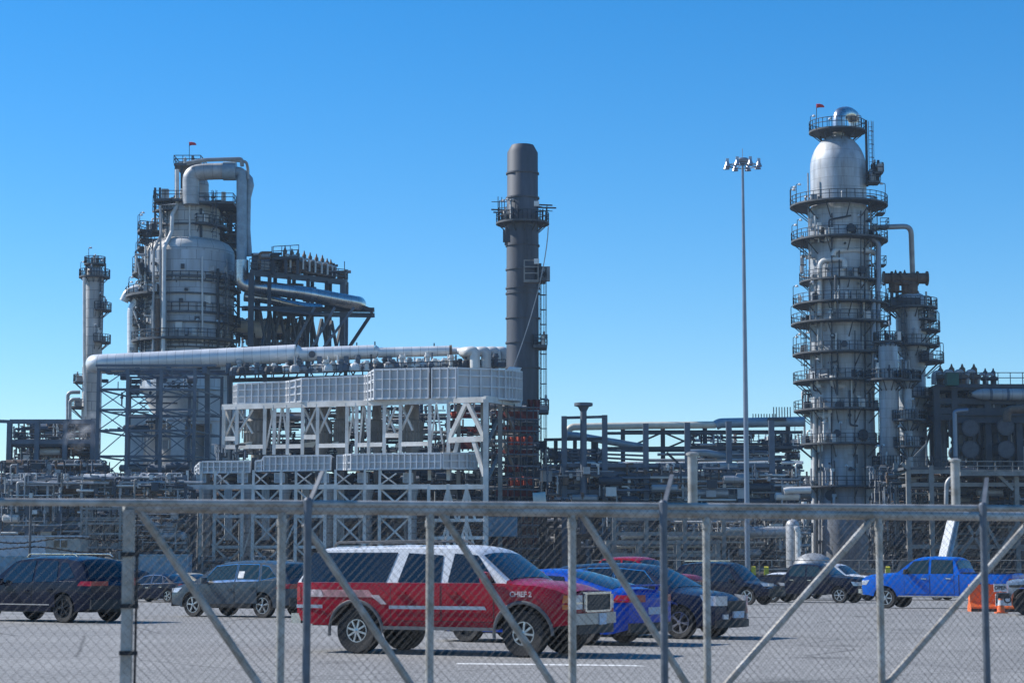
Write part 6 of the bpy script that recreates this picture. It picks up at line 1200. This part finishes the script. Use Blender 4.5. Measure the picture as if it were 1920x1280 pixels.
# the others
c = Car('parked_suv', 'dark navy wagon facing left, cut off by the left edge of the picture', 'car', 57, 54.3, 147, suv('paint_navy', H=1.76, W=1.94, xf=2.37, xr=-2.42, xa=1.46, xb=-1.46, rw=.385, rimm='rim_dark', glassm='glass')); c.rearlights(0, .42, .98, 1.10, .55); c.bumpers((.32, .55), (.36, .62))
for g in (-1, 1): mb = MB(); mb.tube(fillet([(-1.7, g * .66, 1.75), (-1.6, g * .66, 1.82), (.1, g * .66, 1.83), (.2, g * .66, 1.74)], .06, 3), .02, 6); mb.build('roof_rail', 'chrome', c.T, local=True)
c.side('sill_strip', [(-.98, .46), (.95, .46), (.95, .49), (-.98, .49)], .012, 'chrome')
c = Car('parked_suv', 'slate grey compact wagon facing left with a white paper on its rear side window', 'car', 433, 59.8, 147, suv('paint_slate', glassm='glass_green', chrome=True, handle='paint_slate')); c.rearlights(0, .45, .86, 1.0, .5); c.headlights(.5, .72, .84); c.bumpers((.30, .52), (.34, .60)); c.end('license_plate', -1, -.25, .25, .66, .80, .02, 'plate')
c.side('paper_notice', [(-.62, 1.16), (-.40, 1.16), (-.40, 1.36), (-.62, 1.36)], .013, 'sign_white', sg=(1,), nx=2, nz=2); c.side('lower_cladding', [(-.92, .30), (.92, .30), (.92, .40), (-.92, .40)], .014, 'trim'); c.end('grille', 1, -.55, .55, .58, .78, .02, 'trim')
c = Car('parked_sedan', 'dark navy sedan with chrome window line between the gate post and slate wagon', 'car', 283, 102, 147, sedan('paint_navy')); c.rearlights(0, .3, .80, .92, .4); c.headlights(.45, .6, .7); c.bumpers((.26, .5), (.3, .5))
c = Car('parked_suv', 'black car mostly hidden behind the gate post with red taillight showing', 'car', 198, 112, 147, suv('paint_black')); c.rearlights(0, .2, 1.0, 1.2, .3)
c = Car('parked_sedan', 'sand coloured sedan whose roof shows above the slate wagon bonnet', 'car', 330, 106, 147, sedan('paint_sand')); c.rearlights(0, .3, .80, .92, .4)
c = Car('parked_sedan', 'dark sedan roof just visible behind the slate wagon windscreen', 'car', 408, 112, 147, sedan('paint_midnight')); c.rearlights(0, .3, .80, .92, .4)
c = Car('parked_coupe', 'bright blue low car with rear spoiler right behind the red wagon', 'car', 985, 40.2, 147, sedan('paint_royal', W=1.86, rw=.35, rimm='rim_dark', chrome=False, handle='paint_royal', top=[(-2.40, .95), (-2.3, 1.06), (-2.0, 1.10), (-1.1, 1.34), (-.65, 1.45), (-.2, 1.47), (.2, 1.44), (.45, 1.36), (1.2, 1.0), (1.4, .94), (2.0, .84), (2.2, .76), (2.30, .68)], rwin=(-1.95, -.85))); c.rearlights(0, .34, .84, .98, .5); c.bumpers((.24, .42), (.26, .44))
mb = MB(); mb.bar((-2.22, -.72, 1.16), (-2.22, .72, 1.16), .16, .03)
for g in (-1, 1): mb.bar((-2.22, g * .6, 1.03), (-2.22, g * .6, 1.16), .06, .03)
mb.build('spoiler', 'paint_royal', c.T, local=True); c.end('license_plate', -1, -.25, .25, .6, .74, .02, 'plate')
c = Car('parked_hatchback', 'small midnight blue hatchback facing right with silver alloy wheels, beside the blue car', 'car', 1172, 43.3, -33, suv('paint_midnight', H=1.58, W=1.80, xf=2.14, xr=-2.14, xa=1.33, xb=-1.33, rw=.345, chrome=True, rock=.24,
    top=[(-2.14, 1.0), (-2.08, 1.10), (-1.95, 1.40), (-1.75, 1.53), (-.9, 1.58), (-.2, 1.575), (.25, 1.52), (.45, 1.45), (1.15, 1.07), (1.28, 1.02), (1.8, .95), (2.05, .84), (2.14, .74)], belt=[(-2.14, .94), (1.1, .98), (1.6, .90), (2.14, .66)], wins=[[(-.28, 1.03), (.86, 1.02), (.42, 1.42), (-.28, 1.48)], [(-1.06, 1.03), (-.34, 1.03), (-.34, 1.48), (-1.0, 1.47)], [(-1.7, 1.05), (-1.12, 1.03), (-1.06, 1.46), (-1.55, 1.42)]], ws=(.5, 1.15), rwin=(-2.06, -1.82)))
c.headlights(.34, .70, .90, .34); c.bumpers((.24, .40), (.28, .55)); c.end('grille', 1, -.42, .42, .58, .80, .02, 'trim'); c.end('license_plate', 1, -.24, .24, .44, .58, .035, 'plate'); c.side('side_scuttle', [(1.02, .80), (1.34, .70), (1.30, .76), (.94, .92)], .012, 'chrome', nx=3, nz=2)
for y in (-.5, .5): c.end('fog_lamp', 1, y - .07, y + .07, .42, .52, .035, 'lens_clear')
c = Car('parked_pickup', 'red pickup truck behind the midnight blue hatchback', 'pickup', 1160, 76, -33, truck('paint_red')); bed(c); c.headlights(.3, .85, 1.03); c.bumpers((.5, .72), (.55, .75), 'chrome'); c.end('grille', 1, -.6, .6, .76, 1.0, .02, 'trim')
c = Car('parked_suv', 'large black wagon facing right between the red pickup and dark pickup', 'car', 1342, 91, -33, suv('paint_navy', H=1.92, W=2.0, xf=2.55, xr=-2.55, xa=1.5, xb=-1.5, rw=.40, rock=.38)); c.headlights(.4, .85, .98); c.bumpers((.4, .62), (.45, .7)); c.end('grille', 1, -.5, .5, .66, .86, .02, 'trim')
mb = MB()
for y in (-.6, .6): mb.bar((-1.8, y, 1.97), (-.1, y, 1.98), .05, .04)
mb.build('roof_rack', 'chrome', c.T, local=True)
c = Car('parked_pickup', 'dark crew cab pickup with chrome grille left of the blue pickup', 'pickup', 1506, 100, -33, truck('paint_navy', glassm='glass_green')); bed(c); c.headlights(.34, .86, 1.04); c.bumpers((.5, .72), (.55, .75), 'chrome'); c.end('grille', 1, -.6, .6, .76, 1.02, .02, 'chrome')
for z in (.82, .92): c.end('grille_bar', 1, -.58, .58, z, z + .05, .04, 'trim')
c = Car('parked_pickup', 'white pickup with chrome front peeking out behind the dark pickup', 'pickup', 1538, 107, -33, truck('paint_white')); bed(c); c.headlights(.3, .86, 1.04); c.bumpers((.5, .72), (.55, .75), 'chrome'); c.end('grille', 1, -.6, .6, .76, 1.02, .02, 'chrome')
c = Car('parked_sedan', 'white sedan roof showing between the black wagon and dark pickup', 'car', 1462, 113, -33, sedan('paint_white')); c.headlights(.4, .62, .72)
c = Car('parked_pickup', 'bright blue crew cab pickup facing left near the right edge', 'pickup', 1742, 75.5, 149, truck('paint_blue', glassm='glass_green')); bed(c); c.rearlights(0, .16, .88, 1.14, .2); c.headlights(.34, .88, 1.04); c.bumpers((.5, .72), (.55, .75), 'chrome'); c.side('running_board', [(-1.3, .44), (1.3, .44), (1.3, .49), (-1.3, .49)], .03, 'chrome')
c = Car('parked_sedan', 'second blue car, mostly hidden behind the bright blue pickup bonnet', 'car', 1705, 108, 147, sedan('paint_royal'))
c = Car('off_roader', 'silver boxy off-roader with black bumper cut off by the right edge', 'car', 1992, 62, 168, dict(paint='paint_silver', W=1.8, xf=1.75, xr=-1.9, xa=1.2, xb=-1.2, rw=.38, tw=.27, rock=.52, tum=.10, bf=.02, br=.02, archpad=.14, green=(-1.9, .85), rimm='rim_dark',
    top=[(-1.9, 1.75), (-1.8, 1.84), (-.5, 1.86), (.25, 1.85), (.4, 1.80), (.85, 1.16), (.95, 1.12), (1.6, 1.08), (1.75, 1.02)], belt=[(-1.9, 1.14), (.9, 1.12), (1.75, .98)], wins=[[(-.35, 1.2), (.55, 1.2), (.25, 1.72), (-.35, 1.74)], [(-1.2, 1.2), (-.45, 1.2), (-.45, 1.74), (-1.2, 1.74)]], ws=(.42, .84), rwin=None, doors=[(-.4, .75, .58, 1.10)], mirror=(.6, 1.18), mirrorm='trim'))
c.end('front_bumper', 1, -.88, .88, .52, .68, .32, 'trim', th=.34); c.side('fender', [(.72, .86), (1.72, .86), (1.74, .93), (.74, .97)], .12, 'trim', nx=4, nz=2)
# ------------------------------------------------------------------ barriers, cones and the sign at the right
def barrier(px0, px1, Y, label):
    a = (px0 - 960) / FPX * Y; b = (px1 - 960) / FPX * Y; z = gz(Y); T = thing('road_barrier', label, 'barrier', ((a + b) / 2, Y, z), group='orange road barriers by the blue pickup'); L = (b - a) / 2 - .02; mb = MB()
    prof = [(-.28, 0), (.28, 0), (.28, .16), (.14, .32), (.10, .92), (-.10, .92), (-.14, .32), (-.28, .16)]
    mb.prism([(y, zz) for y, zz in prof], -L, L, lambda p, d: (d, p[0], p[1])); mb.build('barrier_body', 'orange', T, local=True, sharp=30); mb = MB()
    for sx in (-.5, .5): mb.box((sx * L - .12, -.29, .0), (sx * L + .12, -.2, .10)); mb.lathe([(.01, .92), (.05, .92), (.05, .95), (.01, .95)], (sx * L, 0, 0), 10)
    mb.build('fork_slots', 'trim', T, local=True); mb = MB(); mb.hexa([(-L * .7, -.135, .42), (L * .7, -.135, .42), (L * .7, -.1, .42), (-L * .7, -.1, .42), (-L * .7, -.115, .8), (L * .7, -.115, .8), (L * .7, -.09, .8), (-L * .7, -.09, .8)]); mb.build('side_recess', 'orange', T, local=True)
    return T
barrier(1809, 1838, 69, 'leftmost orange plastic road barrier by the blue pickup'); barrier(1839, 1868, 68.6, 'middle orange plastic road barrier behind the right fence post'); barrier(1869, 1898, 68.2, 'rightmost orange plastic road barrier behind the white sign')
def board(px0, px1, py0, py1, Y, txt, size, label):
    p = W(px0, py1, Y); q = W(px1, py0, Y); T = thing('sign_board', label, 'sign', ((p.x + q.x) / 2, Y, p.z)); mb = MB(); mb.box((p.x, Y, p.z), (q.x, Y + .03, q.z)); mb.build('panel', 'sign_white', T)
    me = textmesh(txt, size, .006); me.materials.append(M['ink']); o = bpy.data.objects.new('lettering', me); COL.objects.link(o); o.parent = T; o.location = (0, -.004, (q.z - p.z) / 2); o.rotation_euler = (R(90), 0, 0)
    return T
board(1864, 1889, 1094, 1109, 67.7, 'OPEN', .17, 'small white sign with black capital letters on the rightmost orange barrier'); board(1867, 1896, 1113, 1135, 67.7, 'NO', .36, 'white board with two big black letters low on the rightmost orange barrier')
def cone(px, Y, label):
    T = thing('traffic_cone', label, 'cone', ((px - 960) / FPX * Y, Y, gz(Y))); mb = MB(); mb.cbox((0, 0, .02), (.36, .36, .04)); mb.lathe([(.14, .04), (.105, .26)], (0, 0, 0), 16); mb.lathe([(.08, .42), (.035, .70), (.01, .71)], (0, 0, 0), 16); mb.build('cone_body', 'orange', T, local=True)
    mb = MB(); mb.lathe([(.1055, .255), (.0805, .425)], (0, 0, 0), 16); mb.build('white_band', 'sign_white', T, local=True)
cone(1869, 65.5, 'orange traffic cone in front of the sign on the barriers'); cone(1919, 63.5, 'orange traffic cone at the very right edge of the picture')

# ------------------------------------------------------------------ the air
hm = bpy.data.materials.new('haze'); hm.use_nodes = True; t = hm.node_tree; t.nodes.remove(t.nodes['Principled BSDF']); pv = t.nodes.new('ShaderNodeVolumePrincipled')
pv.inputs['Color'].default_value = (.62, .80, 1, 1); pv.inputs['Density'].default_value = .00012; t.links.new(pv.outputs[0], t.nodes['Material Output'].inputs['Volume']); M['haze'] = hm
hz = MB(); hz.box((-905, -65, -1.6), (905, 1305, 66)); tag(hz.build('haze', 'haze'), kind='stuff')
